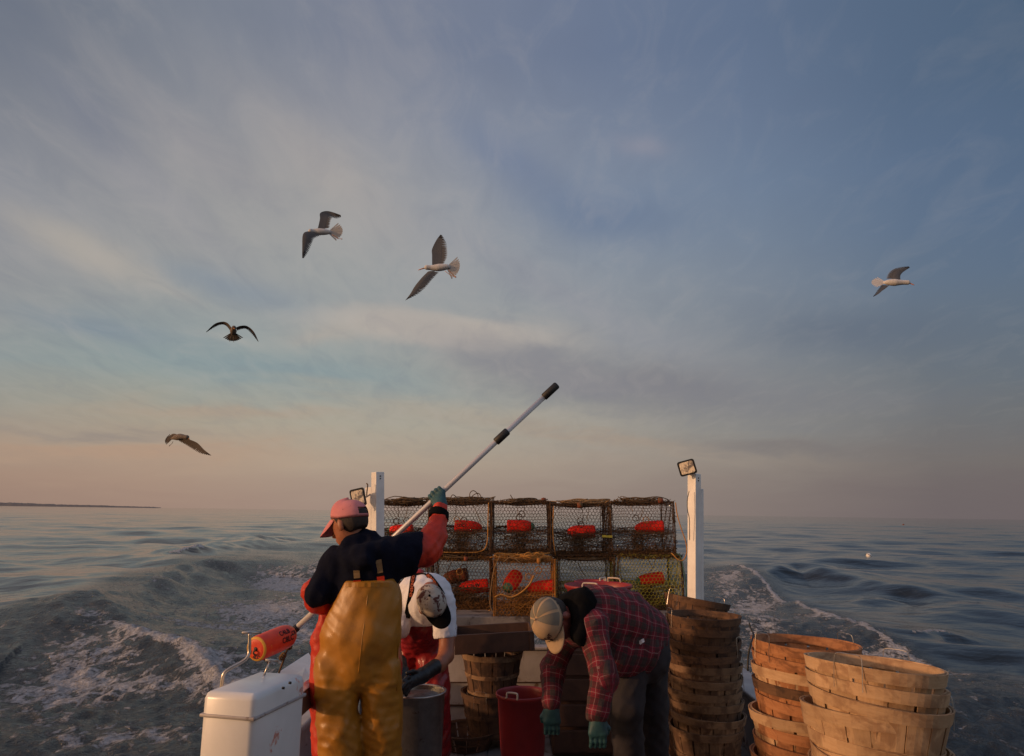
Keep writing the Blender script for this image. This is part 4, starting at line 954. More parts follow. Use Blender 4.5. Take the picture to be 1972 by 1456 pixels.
def cork(x, y, d, m, label, w=.05, h=.065, rot=0):
    c = P(x, y, d); mb = MB(); mb.lathe([(w*.3, -h/2), (w*.5, -h*.42), (w*.5, h*.42), (w*.3, h/2)], 14, Matrix.Rotation(R(rot), 4, 'Y'), c)
    o = mb.build('cork_float', M[m]); tag(o, label, 'float', 'small floats on the pot lines'); b2 = MB(); b2.lathe([(.006, h/2-.001), (.006, h/2+.003)], 8, Matrix.Rotation(R(rot), 4, 'Y'), c); b2.build('hole_rim', M['rubber'], o)
cork(1047, 965, D0+.06, 'buoy_rust', 'small dark red cork float on the seam of the third and fourth top pots')
cork(1117, 973, D0-.03, 'buoy_rust', 'small red float lying in the pale rope heap', .06, .055, 90)
cork(1272, 964, D0, 'buoy_rust', 'small rusty float at the edge of the right end pot', .055, .05, 90)
cork(897, 1076, D0-.06, 'buoy_rust', 'small orange float between the rows right of the navy sleeve', .04, .04)
cork(1038, 1080, 6.5, 'wire_orange', 'small orange float in the ropes of the rust orange pot', .04, .05)
b = MB(); b.tube(spline([P(1301,968,6.93), P(1304,990,6.9), P(1312,1018,6.88), P(1321,1045,6.86), P(1322,1066,6.86), P(1315,1079,6.86), P(1305,1077,6.86), P(1298,1070,6.88), P(1293,1065,6.9)], 6), .0055, 6)
tag(b.build('rope', M['rope_orange']), 'tan rope looping down from the right end top pot toward the post', 'rope')
b = MB(); b.tube(spline([P(1303,1066,6.9), P(1311,1072,6.88), P(1316,1095,6.86), P(1320,1120,6.85), P(1323,1160,6.85)], 6), .0055, 6)
tag(b.build('hose', noisy('green_hose', (.01,.06,.045), (.02,.09,.06), 20, .5)), 'dark green line running down past the yellow pot', 'line')
b = MB(); b.box(P(1169.5,1033,D0-.02), (.10, .01, .022), Matrix.Rotation(R(3), 4, 'Y')); tag(b.build('tag', M['wire_yellow'], smooth=False), 'small yellow tag tied between the fourth and fifth top pots', 'tag')
# ------------------------------------------------------------------ bushel baskets
BM = {}
def basket_parts(seed, rt=.225, rb=.168, h=.29):
    rg = random.Random(seed); N = 16; th = .0028
    def rad(z): return rb+(rt-rb)*(z/h)**1.05
    st = MB(); edges = []
    a = 0
    while a < 2*math.pi-.05:
        w = rg.uniform(.30, .42)/(rt/.225); gap = rg.choice((.018, .03, .055)); w = min(w, 2*math.pi-a-gap); edges.append((a, w)); a += w+gap
    for (a0, w) in edges:
        V = []; nz, na = 7, 4; o_ = rg.uniform(-.0012, .0012)
        for k in range(nz):
            z = h*k/(nz-1); r0 = rad(z)+o_-(.004 if False else 0)
            for rr in (r0, r0-th):
                for j in range(na): an = a0+w*j/(na-1); V.append((rr*math.cos(an), rr*math.sin(an), z))
        m = 2*na; Fc = []
        for k in range(nz-1):
            q = k*m
            for j in range(na-1): Fc.append((q+j, q+j+1, q+m+j+1, q+m+j)); Fc.append((q+na+j+1, q+na+j, q+m+na+j, q+m+na+j+1))
            Fc.append((q+na, q, q+m, q+m+na)); Fc.append((q+na-1, q+2*na-1, q+m+2*na-1, q+m+na-1))
        q = (nz-1)*m; Fc += [(q+j, q+j+1, q+na+j+1, q+na+j) for j in range(na-1)]
        st.add(V, Fc)
    bt = MB(); bt.lathe([(rb-.004, 0.0), (rb-.004, .008)], 32)
    def hoop(z0, z1, off, seed2):
        mb = MB(); n = 56; V = []; r2 = random.Random(seed2); ph = r2.uniform(0, 6.28); wob = r2.uniform(.001, .003)
        for k in range(n):
            an = 2*math.pi*k/n; dz = wob*math.sin(2*an+ph); dr = .0018*math.sin(3*an+ph)
            for (z, e) in ((z0, 0), (z1, 0), (z1, .0048), (z0, .0048)): r_ = rad(min(z, h))+off+e+dr; V.append((r_*math.cos(an), r_*math.sin(an), z+dz))
        Fc = []
        for k in range(n):
            k2 = (k+1) % n
            for j in range(4): j2 = (j+1) % 4; Fc.append((k*4+j, k*4+j2, k2*4+j2, k2*4+j))
        mb.add(V, Fc); return mb
    hoops = [hoop(h-.040, h+.002, .0016, seed*7+1), hoop(h-.036, h+.001, -.0085, seed*7+2), hoop(h*.44, h*.44+.028, .0016, seed*7+3), hoop(.012, .036, .0016, seed*7+4)]
    hand = []
    for sg in (0, math.pi):
        mb = MB(); pts = []
        for (da, z, e) in ((-.20, h-.075, .010), (-.20, h-.03, .009), (-.20, h+.012, .006), (-.17, h+.036, .002), (0, h+.039, .0), (.17, h+.036, .002), (.20, h+.012, .006), (.20, h-.03, .009), (.20, h-.075, .010)):
            an = sg+da; r_ = rt+e; pts.append((r_*math.cos(an), r_*math.sin(an), z))
        mb.tube(spline(pts, 3), .0012, 5); hand.append(mb)
    return st, bt, hoops, hand
def basket(c, rz, tilt, kind, label, group, seed, hm=None, handles=2):
    s3 = seed % 4
    if s3 not in BM: BM[s3] = basket_parts(s3+3)
    st, bt, hoops, hand = BM[s3]; w1, w2 = WOODS[kind]; w2 = WOODS[hm or kind][1]
    o = empty('bushel_basket', c, label, 'basket', group); o.rotation_euler = (R(tilt[0]), R(tilt[1]), R(rz))
    def mk(nm, mb, m):
        key = (nm, id(mb), m.name)
        if key not in BM: BM[key] = mesh_obj(nm, np.concatenate(mb.V), mb.F, m, o, smooth=False); return BM[key]
        q = bpy.data.objects.new(nm, BM[key].data); COL.objects.link(q); q.parent = o; return q
    mk('staves', st, w1); mk('bottom', bt, w1)
    for hp in hoops: mk('hoop', hp, w2)
    for hd in hand[:handles]: mk('handle', hd, M['steel'])
    return o
def stack(px, py, d, n, step, kinds, base_label, group, seed, tilt=(0,0), top_labels=(), jit=.006, hk=None, rz0=0):
    rim = P(px, py, d); h = .29; rg = random.Random(seed); ax = Matrix.Rotation(R(tilt[1]), 4, 'Y') @ Matrix.Rotation(R(tilt[0]), 4, 'X') @ Vector((0, 0, 1))
    for k in range(n):
        c = rim-ax*(h+k*step)+Vector((rg.uniform(-jit, jit), rg.uniform(-jit, jit), rg.uniform(-jit, jit)*.5)) if k else rim-ax*h
        lab = top_labels[k] if k < len(top_labels) else base_label
        basket(c, rz0+rg.uniform(-40, 40), (tilt[0]+rg.uniform(-1.8, 1.8)*(k > 0), tilt[1]+rg.uniform(-1.8, 1.8)*(k > 0)), kinds[min(k, len(kinds)-1)], lab, group, seed+k, hk[min(k, len(hk)-1)] if hk else None, 2 if k == 0 else (1 if rg.random() < .45 else 0))
ordw = ['topmost', 'second', 'third', 'fourth', 'fifth', 'sixth', 'seventh', 'eighth', 'ninth', 'tenth', 'eleventh', 'twelfth', 'thirteenth', 'fourteenth']
G1, G2, G3, G4 = 'baskets in the stack beside the plaid shirt', 'baskets in the hindmost dark stack', 'orange baskets in the middle stack', 'pale baskets in the nearest stack'
stack(1355, 1184, 4.55, 10, .072, ['dark','dark','dark','dark','mid','mid','mid','dark','mid'], 'x', G1, 10, (0, 1.5), [f'{"dark brown" if k < 4 or k == 7 else "dusty pale"} basket, {ordw[k]} down in the tall stack beside the plaid shirt' for k in range(10)], .005, hk=['dark','dark','dark','dark','mid','mid','mid','mid','mid'])
stack(1327, 1215, 4.98, 8, .073, ['dark'], 'x', G2, 30, (0, 0), [f'dark red brown basket, {ordw[k]} down in the stack behind the plaid shirt' for k in range(8)], .008)
cT = P(1344, 1154, 5.02); axT = Matrix.Rotation(R(11), 4, 'Y') @ Vector((0, 0, 1)); basket(cT-axT*.29, 30, (2, 11), 'dark', 'tilted dark basket resting askew on the hindmost stack by the post', G2, 41, 'dark')
stack(1551, 1237, 3.2, 14, .058, ['orange','orange','fresh','orange','orange','fresh','orange'], 'x', G3, 50, (0, 3.0), [f'{["orange", "orange", "pale", "orange", "orange", "pale", "orange"][min(k, 6)]} basket, {ordw[k]} down in the middle stack' for k in range(14)], .007, hk=['orange','orange','fresh','dark','orange','fresh','orange'], rz0=18)
stack(1690, 1279, 2.58, 11, .050, ['fresh'], 'x', G4, 70, (1, 5.5), [f'pale new basket, {ordw[k]} down in the nearest stack at the right' for k in range(11)], .006, hk=['fresh'], rz0=10)
b = MB(); b.tube(spline([P(1443,1200,2.9), P(1447,1213,2.88), P(1451,1222,2.86), P(1446,1240,2.8), P(1441,1262,2.8), P(1440,1292,2.8)], 6), .0035, 6)
tag(b.build('cord', M['rubber']), 'short black cord tied to the rim of the orange baskets', 'cord')
# basket under the wooden crate, tubs
basket(P(948, 1254, 5.3)-Vector((0, 0, .29)), 20, (0, 0), 'dark', 'dark brown basket standing under the wooden crate', None, 91, 'mid')
basket(Vector((P(900, 1338, 5.25).x, 5.25, DZ+.012)), 50, (0, 0), 'dark', 'low dark basket beneath the one carrying the crate', None, 92, 'dark').scale = (1, 1, .4)
basket(P(948, 1254, 5.3)-Vector((0, 0, .29+.27)), 70, (0, 0), 'dark', 'dark basket nested below the one under the crate', None, 93, 'dark')
cr = empty('wooden_crate', P(950, 1245, 5.1), 'long dark brown wooden crate set across a basket', 'crate'); z0 = P(950, 1247, 5.02).z; z1 = P(950, 1209, 5.02).z
Mr = Matrix.Rotation(R(3), 4, 'Z') @ Matrix.Rotation(R(-2.5), 4, 'Y'); c_ = P(951, 1228, 5.24)
def cb(off, size, nm):
    b = MB(); b.box(arr(c_)+arr(Mr @ Vector(off)), size, Mr, bev=.003); b.build(nm, M['dark_wood'], cr, smooth=False)
hh = (z1-z0); cb((0, -.20, 0), (.565, .016, hh), 'side_board'); cb((0, .20, 0), (.565, .016, hh), 'side_board'); cb((-.275, 0, 0), (.014, .384, hh), 'end_board'); cb((.275, 0, 0), (.014, .384, hh), 'end_board'); cb((0, 0, -hh/2+.006), (.536, .384, .010), 'bottom_board')
cb((.262, -.213, 0), (.03, .010, hh), 'corner_strip')
def tub(cpx, cpy, d, r, h, label, group=None, handles=((0, 1),)):
    c = P(cpx, cpy, d); o = empty('plastic_tub', c-Vector((0, 0, h)), label, 'tub', group)
    b = MB(); b.lathe([(r*.80, -h), (r*.86, -h*.7), (r*.97, -.03), (r*1.03, -.022), (r*1.055, -.008), (r*1.05, .002), (r*1.02, .004), (r*.985, -.006), (r*.95, -.03), (r*.84, -h*.7), (r*.77, -h+.01)], 48, c=c); b.build('tub_wall', M['tub_red'], o)
    for sg in handles:
        a0 = sg[0]; mb = MB(); pts = []
        for da, rr, z in ((-.22, 1.03, -.004), (-.22, 1.0, .022), (-.16, .97, .03), (.16, .97, .03), (.22, 1.0, .022), (.22, 1.03, -.004)): pts.append(c+Vector((r*rr*math.cos(a0+da), r*rr*math.sin(a0+da), z)))
        mb.tube(spline(pts, 4), .006, 7); mb.build('rope_handle', M['cream'], o)
    return o
TG = 'red tubs behind the plaid shirt'
tub(1152, 1126, 5.15, .235, .30, 'uppermost red plastic tub with a cream handle just behind the plaid back', TG, ((-1.95, 1), (.9, 1)))
tub(1152, 1152, 5.15, .228, .30, 'red tub nested beneath the uppermost one behind the plaid back', TG, ())
tub(1137, 1119, 5.52, .12, .40, 'smaller dark red tub beyond the one behind the plaid back', None, ((-.8, 1), (-.35, 1)))
b = MB(); b.box((P(1150,1300,5.3).x, 5.35, DZ+.36), (.7, .62, .69), bev=.01)
for k in range(4): b.box((P(1150,1300,5.3).x, 5.03, DZ+.11+k*.165), (.68, .018, .14), bev=.004)
tag(b.build('wooden_crate', M['dark_wood'], smooth=False), 'large dark slatted crate under the red tubs', 'crate')
tub(1006, 1334, 4.45, .155, .45, 'low red tub with a cream handle on the deck left of the plaid sleeve', None, ((-2.0, 1),))
can = empty('metal_pail', P(806, 1330, 4.1), 'grey metal pail under the black gloves', 'pail'); c_ = P(806, 1331, 4.1)
b = MB(); b.lathe([(.13, -.55), (.150, -.004), (.156, -.006), (.158, .004), (.150, .006), (.145, -.006), (.125, -.53)], 40, c=c_); b.build('pail_wall', M['steel'], can)
b = MB(); b.lathe([(.143, -.030), (.09, -.012), (.02, -.008)], 30, c=c_, capa=False); b.build('contents', noisy('wet_bait', (.12,.11,.10), (.26,.25,.23), 30, .3, .004, 40), can)
# ------------------------------------------------------------------ people
def head_sdf(M_, c, hair=False):
    fs = [ell((0,-.008,.030), (.074,.096,.086)), ell((0,.030,-.030), (.060,.060,.078)), ell((0,.048,-.085), (.036,.038,.030)), cap_((0,.086,.004), (0,.112,-.036), .009, .014),
          ell((0,.094,-.062), (.022,.010,.006)), ell((0,.093,-.074), (.020,.010,.006)), ell((0,.075,.018), (.050,.024,.012))]
    base = union(fs[:3], .03); det = union([base]+fs[3:], .010)
    ears = [ell((s_*.078,-.004,-.012), (.010,.020,.033)) for s_ in (-1, 1)]; sock = [ell((s_*.031,.098,.000), (.015,.016,.010)) for s_ in (-1, 1)]; eyes = [ell((s_*.031,.077,.000), (.013,.013,.012)) for s_ in (-1, 1)]
    def f(Pq):
        d = det(Pq)
        for s_ in sock: d = -smin(-d, s_(Pq), .008)
        for e_ in ears+eyes: d = smin(d, e_(Pq), .006)
        return d
    g_ = local(f, M_, c); return g_
def hair_part(M_, c, parent, low=-.055, m='hair'):
    f = ell((0,-.016,.028), (.080,.096,.088)); jut = ell((0,-.046,-.022), (.064,.046,.052)); u = union([f, jut], .03)
    def g_(Pq):
        d = u(Pq); d = np.maximum(d, Pq[..., 1]-(.020+(Pq[..., 2])*.35)); d = np.maximum(d, low-Pq[..., 2]-Pq[..., 1]*.15)
        d = np.maximum(d, Pq[..., 2]-.040); s_ = np.sin(Pq[..., 0]*420+Pq[..., 2]*90)*.0006; return d+s_
    return solid('hair', local(g_, M_, c), .006, M[m], parent)
def cap_parts(M_, c, parent, m_crown, m_brim, panel=None, button=None, hole=False, dome=1.0, brim_len=.075, seam=True, droop=.12):
    M3 = np.array(M_.to_3x3()); c = arr(c); V = []; n, k = 40, 14; z0 = .028; mb = MB()
    def pt(a, t):
        # t 0 at the sweat band, 1 at the top; front panel stands a little higher
        el_ = t*math.pi/2; fr = max(0, math.sin(a)); r_ = math.cos(el_)**.85
        z = z0-.010*(1-fr)+.098*dome*math.sin(el_)**(.85-.15*fr)+.004*fr
        return (.0845*r_*math.cos(a), -.006+.1035*r_*math.sin(a), z)
    for j in range(k):
        t = j/(k-1) if j < k-1 else .995
        for i in range(n):
            a = 2*math.pi*i/n; p = np.array(pt(a, t)); seamd = .0012 if seam and (i % (n//6 or 1)) == 0 else 0; p[:2] *= 1+(-seamd*8+math.sin(5*a+t*4)*.008+math.sin(9*a-t*7)*.004); V.append(p)
    base = len(V); 
    for i in range(n): a = 2*math.pi*i/n; p = np.array(pt(a, 0)); p[:2] *= .96; V.append(p+V3(0, 0, .012))
    Fc = []
    for j in range(k-1):
        for i in range(n):
            if hole and j in (1, 2, 3) and (270-24) < 360*(i+.5)/n < (270+24): continue
            Fc.append((j*n+i, j*n+(i+1) % n, (j+1)*n+(i+1) % n, (j+1)*n+i))
    Fc.append(tuple((k-1)*n+i for i in range(n))); Fc += [(i, base+i, base+(i+1) % n, (i+1) % n) for i in range(n)]
    mb.add(np.array(V)@M3.T+c, Fc); crown = mb.build('cap_crown', m_crown, parent)
    if panel is not None:
        mb = MB(); 
        for (i0, i1) in ((22, 26.5), (28, 32), (33.5, 38)):
            V = []; q = 7
            for j in range(9):
                t = .10+.84*j/8
                for s_ in range(q): a = 2*math.pi*(i0+(i1-i0)*s_/(q-1))/n; p = np.array(pt(a, t)); p *= 1.012; V.append(p)
            mb.add(np.array(V)@M3.T+c, [(j*q+s_, j*q+s_+1, (j+1)*q+s_+1, (j+1)*q+s_) for j in range(8) for s_ in range(q-1)])
        for (i0, i1) in ((-1, 3), (17, 21)):
            V = []; q = 7
            for j in range(9):
                t = .10+.84*j/8
                for s_ in range(q): a = 2*math.pi*(i0+(i1-i0)*s_/(q-1))/n; p = np.array(pt(a, t)); p *= 1.012; V.append(p)
            mb.add(np.array(V)@M3.T+c, [(j*q+s_, j*q+s_+1, (j+1)*q+s_+1, (j+1)*q+s_) for j in range(8) for s_ in range(q-1)])
        mb.build('mesh_panels', panel, crown)
    mb = MB(); V = []; na, nr = 21, 7
    for layer in (0, 1):
        for j in range(nr):
            for i in range(na):
                u = -1+2*i/(na-1); a = math.pi/2+u*1.12; x0, y0 = .082*math.cos(a), -.006+.100*math.sin(a); L = brim_len*(1-abs(u)**2.6)**.5
                t = j/(nr-1); x = x0*(1-.04*t); y = y0+L*t; z = z0+.004-.016*(x/.07)**2-droop*t*L*(1+.4*t)-.004*layer; V.append((x, y, z))
    m = na*nr; Fc = [(j*na+i, j*na+i+1, (j+1)*na+i+1, (j+1)*na+i) for j in range(nr-1) for i in range(na-1)]
    Fc += [(m+q[3], m+q[2], m+q[1], m+q[0]) for q in [(j*na+i, j*na+i+1, (j+1)*na+i+1, (j+1)*na+i) for j in range(nr-1) for i in range(na-1)]]
    o_ = (nr-1)*na; Fc += [(o_+i, o_+i+1, m+o_+i+1, m+o_+i) for i in range(na-1)]
    mb.add(np.array(V)@M3.T+c, Fc); mb.build('cap_brim', m_brim, parent)
    if button: mb = MB(); mb.lathe([(.0075, 0), (.007, .004), (.003, .006)], 10, M_, arr(M_ @ Vector((0, -.006, z0+.0985*dome)))+c); mb.build('cap_button', button, crown)
    return crown
def strip(mb, pts, w, th, wdir):            # a flat webbing band along a line
    pts = [arr(p) for p in pts]; wd = arr(wdir); V = []
    for i, p in enumerate(pts):
        tg = pts[min(i+1, len(pts)-1)]-pts[max(i-1, 0)]; tg /= np.linalg.norm(tg); w_ = wd-tg*(wd@tg); w_ /= np.linalg.norm(w_); n_ = np.cross(tg, w_)
        for s1, s2 in ((-1,-1),(1,-1),(1,1),(-1,1)): V.append(p+w_*w*s1/2+n_*th*s2/2)
    Fc = [(i*4+j, i*4+(j+1) % 4, (i+1)*4+(j+1) % 4, (i+1)*4+j) for i in range(len(pts)-1) for j in range(4)]+[(0,1,2,3), tuple((len(pts)-1)*4+j for j in (3,2,1,0))]
    mb.add(V, Fc)
def G(px, py, d, z=None): p = P(px, py, d); return p if z is None else Vector((p.x, p.y, z))
def glove(name, m, wrist, knuckles, fingers, thumb, parent, r=.0125, extra=()):
    fs = [cap_(wrist, k_, .032, .017) for k_ in knuckles]
    palm = union(fs, .02); parts = [palm]
    for ch in fingers+[thumb]:
        rr = r
        for a, b_ in zip(ch, ch[1:]): parts.append(cap_(a, b_, rr, rr*.90)); rr *= .92
    u = union([parts[0]]+parts[1:], .006)
    return solid(name, wrinkle(union([u]+list(extra), .02), .0012, .03, 5), .0048, m, parent)
def boots(parent, feet, m='rubber'):
    for (a, b_, top) in feet:
        f = union([cap_(top, a, .070, .060), cap_(a, b_, .052, .045)], .03)
        def g_(Pq, f=f): return np.maximum(f(Pq), (DZ+.012)-Pq[..., 2])
        g_.bb = f.bb; solid('boot', g_, .011, M[m], parent)
def shoe(px, d, dx_, dy_, z0=.07): a = G(px, 1500, d, DZ+z0); return a, a+Vector((dx_, dy_, -.015))
# ---------------- man in the yellow oilskins, back to us
hc = P(672, 1006, 3.56); hM = basis((-.84, .42, -.34), (-.34, .10, 1))
neck = P(694, 1046, 3.57); chest = P(703, 1098, 3.55); waist = P(700, 1165, 3.54); pel = P(692, 1250, 3.53)
sL, eL, wL = P(646, 1082, 3.56), P(612, 1143, 3.50), P(640, 1160, 3.80)
sR, eR, wR = P(757, 1066, 3.56), P(829, 1052, 3.72), P(847, 985, 3.84)
kL, fL = P(658, 1400, 3.50), G(650, 1500, 3.48, DZ+.10); kR, fR = P(735, 1400, 3.56), G(742, 1500, 3.60, DZ+.10)
flatY = (V3(0, 1, 0), .68)
man1 = empty('person', (pel.x, pel.y, DZ), 'person in yellow bib oilskins, navy hoodie and pink cap, reaching up along a pole', 'person')
hd = head_sdf(hM, hc)
bsdf = union([cap_(pel, waist, .12, .10, flatY), cap_(waist, chest, .10, .12, flatY), cap_(chest, neck, .10, .06), cap_(sL, sR, .055, .055), cap_(neck, hc-Vector((0, 0, .05)), .056, .055),
    cap_(sL, eL, .048, .038), cap_(eL, wL, .038, .026), cap_(sR, eR, .048, .038), cap_(eR, wR, .038, .026), cap_(P(665,1275,3.52), kL, .085, .06), cap_(kL, fL, .055, .042), cap_(P(720,1275,3.54), kR, .085, .06), cap_(kR, fR, .055, .042)], .03)
def withhead(b_, h_):
    def f(Pq): return smin(b_(Pq), h_(Pq), .014)
    f.bb = (np.minimum(b_.bb[0], h_.bb[0]), np.maximum(b_.bb[1], h_.bb[1])); return f
solid('body', withhead(bsdf, hd), .0085, M['skin'], man1)
hair_part(hM, hc, man1, -.062)
hMc = basis((-.86, .42, -.12), (-.12, .06, 1))
cap_parts(hMc, hc+hM.to_3x3() @ Vector((0, 0, .000)), man1, M['pink_cap'], M['pink_cap'], hole=True, dome=.98, brim_len=.085, droop=.72)
hood = union([cap_(P(655,1064,3.50), P(704,1036,3.58), .030, .040), cap_(P(704,1036,3.58), P(735,1052,3.60), .044, .045), cap_(P(668,1050,3.50), P(704,1034,3.55), .040, .046), cap_(P(690,1062,3.45), P(728,1060,3.48), .040, .045), cap_(P(652,1070,3.50), P(700,1080,3.43), .035, .045)], .03)
hoodie = union([cap_(P(696,1215,3.54), waist, .150, .150, flatY), cap_(waist, chest, .150, .168, flatY), cap_(chest, P(700,1062,3.57), .155, .095, flatY), cap_(P(655,1085,3.55), P(752,1076,3.55), .085, .09), hood,
    cap_(sL, eL, .080, .066), cap_(eL, P(622,1146,3.56), .064, .058), cap_(sR, P(806,1058,3.68), .092, .100), cap_(P(735,1095,3.56), P(795,1072,3.66), .085, .09)], .035)
hoodie = plane_cut(hoodie, P(812,1060,3.70), Vector((1, .15, -.12)).normalized(), .008)
def cutL(f0):
    q = arr(P(612,1163,3.55)); n_ = V3(.35, .25, -1); n_ /= np.linalg.norm(n_)
    def f(Pq):
        d = f0(Pq); loc = np.exp(-(((Pq[..., 0]-q[0])**2)/.085**2)**2); return np.where(Pq[..., 0] < q[0]+.06, np.maximum(d, (Pq-q)@n_), d)
    f.bb = f0.bb; return f
hoodie_w = cutL(wrinkle(wrinkle(hoodie, .006, .20, 3, (1, .5, .8)), .002, .07, 13))
hood_o = solid('hoodie', hoodie_w, .0095, M['navy'], man1)
slv = wrinkle(union([cap_(P(790,1064,3.66), P(818,1060,3.71), .090, .088), cap_(P(818,1060,3.71), P(834,1035,3.75), .086, .076), cap_(P(834,1035,3.75), P(846,996,3.81), .070, .048), cap_(P(846,996,3.81), P(848,973,3.84), .046, .044)], .02), .006, .11, 21, (1, 1, 1))
slv = plane_cut(slv, P(848, 972, 3.84), (P(848,972,3.84)-P(846,996,3.81)), .004)
sl = solid('sleeve', slv, .0075, M['red_pvc'], man1)
cuff = plane_cut(plane_cut(cap_(P(844,1000,3.805), P(848,970,3.845), .0575, .0545), P(845, 986, 3.825), (P(848,977,3.84)-P(843,996,3.80))), P(842, 998, 3.80), (P(840,996,3.80)-P(846,977,3.84)))
solid('cuff_band', cuff, .0055, M['black'], sl)
slv2 = wrinkle(union([cap_(P(603,1138,3.52), P(610,1158,3.55), .062, .056), cap_(P(610,1158,3.55), P(634,1176,3.68), .056, .042), cap_(P(634,1176,3.68), P(650,1158,3.80), .042, .036)], .02), .004, .08, 22)
solid('sleeve', slv2, .0075, M['red_pvc'], man1)
bibf = [cap_(P(710,1090,3.54), P(708,1135,3.535), .168, .170, (V3(0,1,0), .74)), cap_(P(708,1135,3.535), P(706,1170,3.53), .170, .180, (V3(0,1,0), .72)), cap_(P(706,1170,3.53), P(695,1225,3.53), .178, .205, (V3(0,1,0), .72)), cap_(P(695,1225,3.53), P(690,1268,3.53), .205, .180, (V3(0,1,0), .74)),
    cap_(P(649,1285,3.52), P(652,1400,3.50), .120, .108), cap_(P(656,1400,3.50), G(652,1500,3.48,DZ+.18), .11, .10), cap_(P(731,1285,3.55), P(738,1400,3.56), .116, .108), cap_(P(735,1400,3.56), G(742,1500,3.60,DZ+.18), .11, .10)]
bib = union(bibf, .018); topz = P(700, 1121, 3.43).z
def zfold(f0):
    za, zb = P(690,1255,3.4).z, P(690,1330,3.4).z; cx = P(692,1300,3.45).x; cz = P(692,1312,3.45).z
    def f(Pq):
        x, z = Pq[..., 0]-cx, Pq[..., 2]-cz; w = np.clip((za-Pq[..., 2])/(za-zb), 0, 1); r_ = np.sqrt(x*x+z*z)+.03; an = np.arctan2(z, x)
        c1 = np.sin(an*7+r_*18+1.5*np.sin(r_*14)); c2 = np.sin(z*75+x*22+2*np.sin(x*17))
        up_ = np.exp(-((Pq[..., 2]-P(640,1190,3.45).z)/.10)**2)*np.clip((P(668,1190,3.45).x-Pq[..., 0])/.06, 0, 1)
        return f0(Pq)+.0055*w*(np.abs(c1)-.5)+.004*w*(np.abs(c2)-.5)+.006*up_*(np.abs(np.sin(z*60+x*40))-.5)
    f.bb = f0.bb; return f
bib = wrinkle(bib, .0085, .36, 8, (1.3, .6, .45), n=5); bib = wrinkle(bib, .0028, .16, 9, (1.2, .6, .8), n=5, sharp=True); bib = zfold(bib)
bib = plane_cut(bib, (0, 3.4, topz), (0, -.12, 1), .004)
bib = plane_cut(bib, P(772.5, 1200, 3.53), (1, -.0, .03), .012)
def corner(f0, p, q, sg):
    a = arr(P(*p, 3.45)); b_ = arr(P(*q, 3.45)); t_ = b_-a; n_ = np.array([-t_[2], 0, t_[0]])*sg; n_ /= np.linalg.norm(n_); return plane_cut(f0, a, n_, .01)
bib = corner(bib, (664,1120), (620,1198), -1); bib = corner(bib, (756,1120), (774,1165), 1)
yo = solid('bib_trousers', bib, .0095, M['yellow_pvc'], man1)
red = wrinkle(union([cap_(P(624,1188,3.60), P(622,1232,3.60), .028, .050), cap_(P(622,1232,3.60), P(638,1340,3.60), .06, .105), cap_(P(638,1340,3.60), P(640,1440,3.58), .105, .10), cap_(P(650,1180,3.66), P(740,1180,3.66), .08, .09), cap_(P(650,1290,3.64), P(730,1290,3.64), .12, .12)], .04), .006, .12, 12)
solid('bib_front', red, .011, M['red_pvc'], man1)
for (x0, y0, x1, y1) in ((687, 1099, 689, 1124), (729, 1078, 735, 1122)):
    pts = [hit(hoodie_w, x0+(x1-x0)*k/7, y0+(y1-y0)*k/7, 3.2)-Vector((0, .006, 0)) for k in range(8)]
    mb = MB(); strip(mb, pts[:5], .030, .005, (1, 0, 0)); s_ = mb.build('brace', M['strap_tan'], man1, smooth=False)
    mb = MB(); strip(mb, pts[4:6], .033, .009, (1, 0, 0)); mb.build('buckle', M['black'], s_, smooth=False)
    mb = MB(); strip(mb, pts[5:], .036, .009, (1, 0, 0)); mb.build('red_tab', M['red_pvc'], s_, smooth=False)
pts = [Vector(hit(bib, x, 1126, 3.1))-Vector((0, .002, 0)) for x in range(666, 756, 6)]
mb = MB(); strip(mb, pts, .022, .006, (0, 0, 1)); mb.build('top_hem', M['yellow_pvc'], yo, smooth=False)
pts = [Vector(hit(bib, x, y, 3.1)) for x, y in ((709,1128),(708,1145),(706,1165),(704,1185),(701,1205),(698,1225),(696,1245),(694,1262),(692,1280),(691,1295))]
mb = MB(); mb.tube(spline(pts, 3), .0025, 5); mb.build('back_seam', M['yellow_pvc'], yo)
pts = [Vector(hit(bib, x, y, 3.1)) for x, y in ((768,1150),(769,1180),(768,1210),(767,1240),(766,1270),(765,1300),(764,1330))]
mb = MB(); mb.tube(spline(pts, 3), .003, 5); mb.build('side_seam', M['yellow_pvc'], yo)
boots(man1, [(G(650,1500,3.48,DZ+.06), G(640,1500,3.66,DZ+.05), G(652,1500,3.48,DZ+.30)), (G(742,1500,3.60,DZ+.06), G(748,1500,3.78,DZ+.05), G(742,1500,3.60,DZ+.30))])
# gloves: the right one closed on the pole, the left one lower down in front of him
def grip(wr, cpt, dirp, up, m, parent, s=1.0):
    dirp = Vector(dirp).normalized(); up = Vector(up); up = (up-dirp*up.dot(dirp)).normalized(); fw = dirp.cross(up).normalized()
    if fw.y < 0: fw = -fw
    K, Fg = [], []
    for i, (o_, l_) in enumerate(((-.036, .95), (-.012, 1.05), (.012, 1.0), (.035, .85))):
        k0 = cpt+dirp*o_-fw*.022-up*.004; K.append(k0); Fg.append([k0, k0+up*.030*l_+fw*.004, k0+up*.040*l_+fw*.032, k0+up*.022*l_+fw*.056, k0-up*.006+fw*.052])
    th = [wr+(cpt-wr)*.45-dirp*.026, cpt-dirp*.050-up*.012-fw*.004, cpt-dirp*.046+up*.004+fw*.028, cpt-dirp*.028+up*.010+fw*.038]
    return glove('glove', M[m], wr, K, Fg, th, parent)
pd = (PB-PA).normalized()
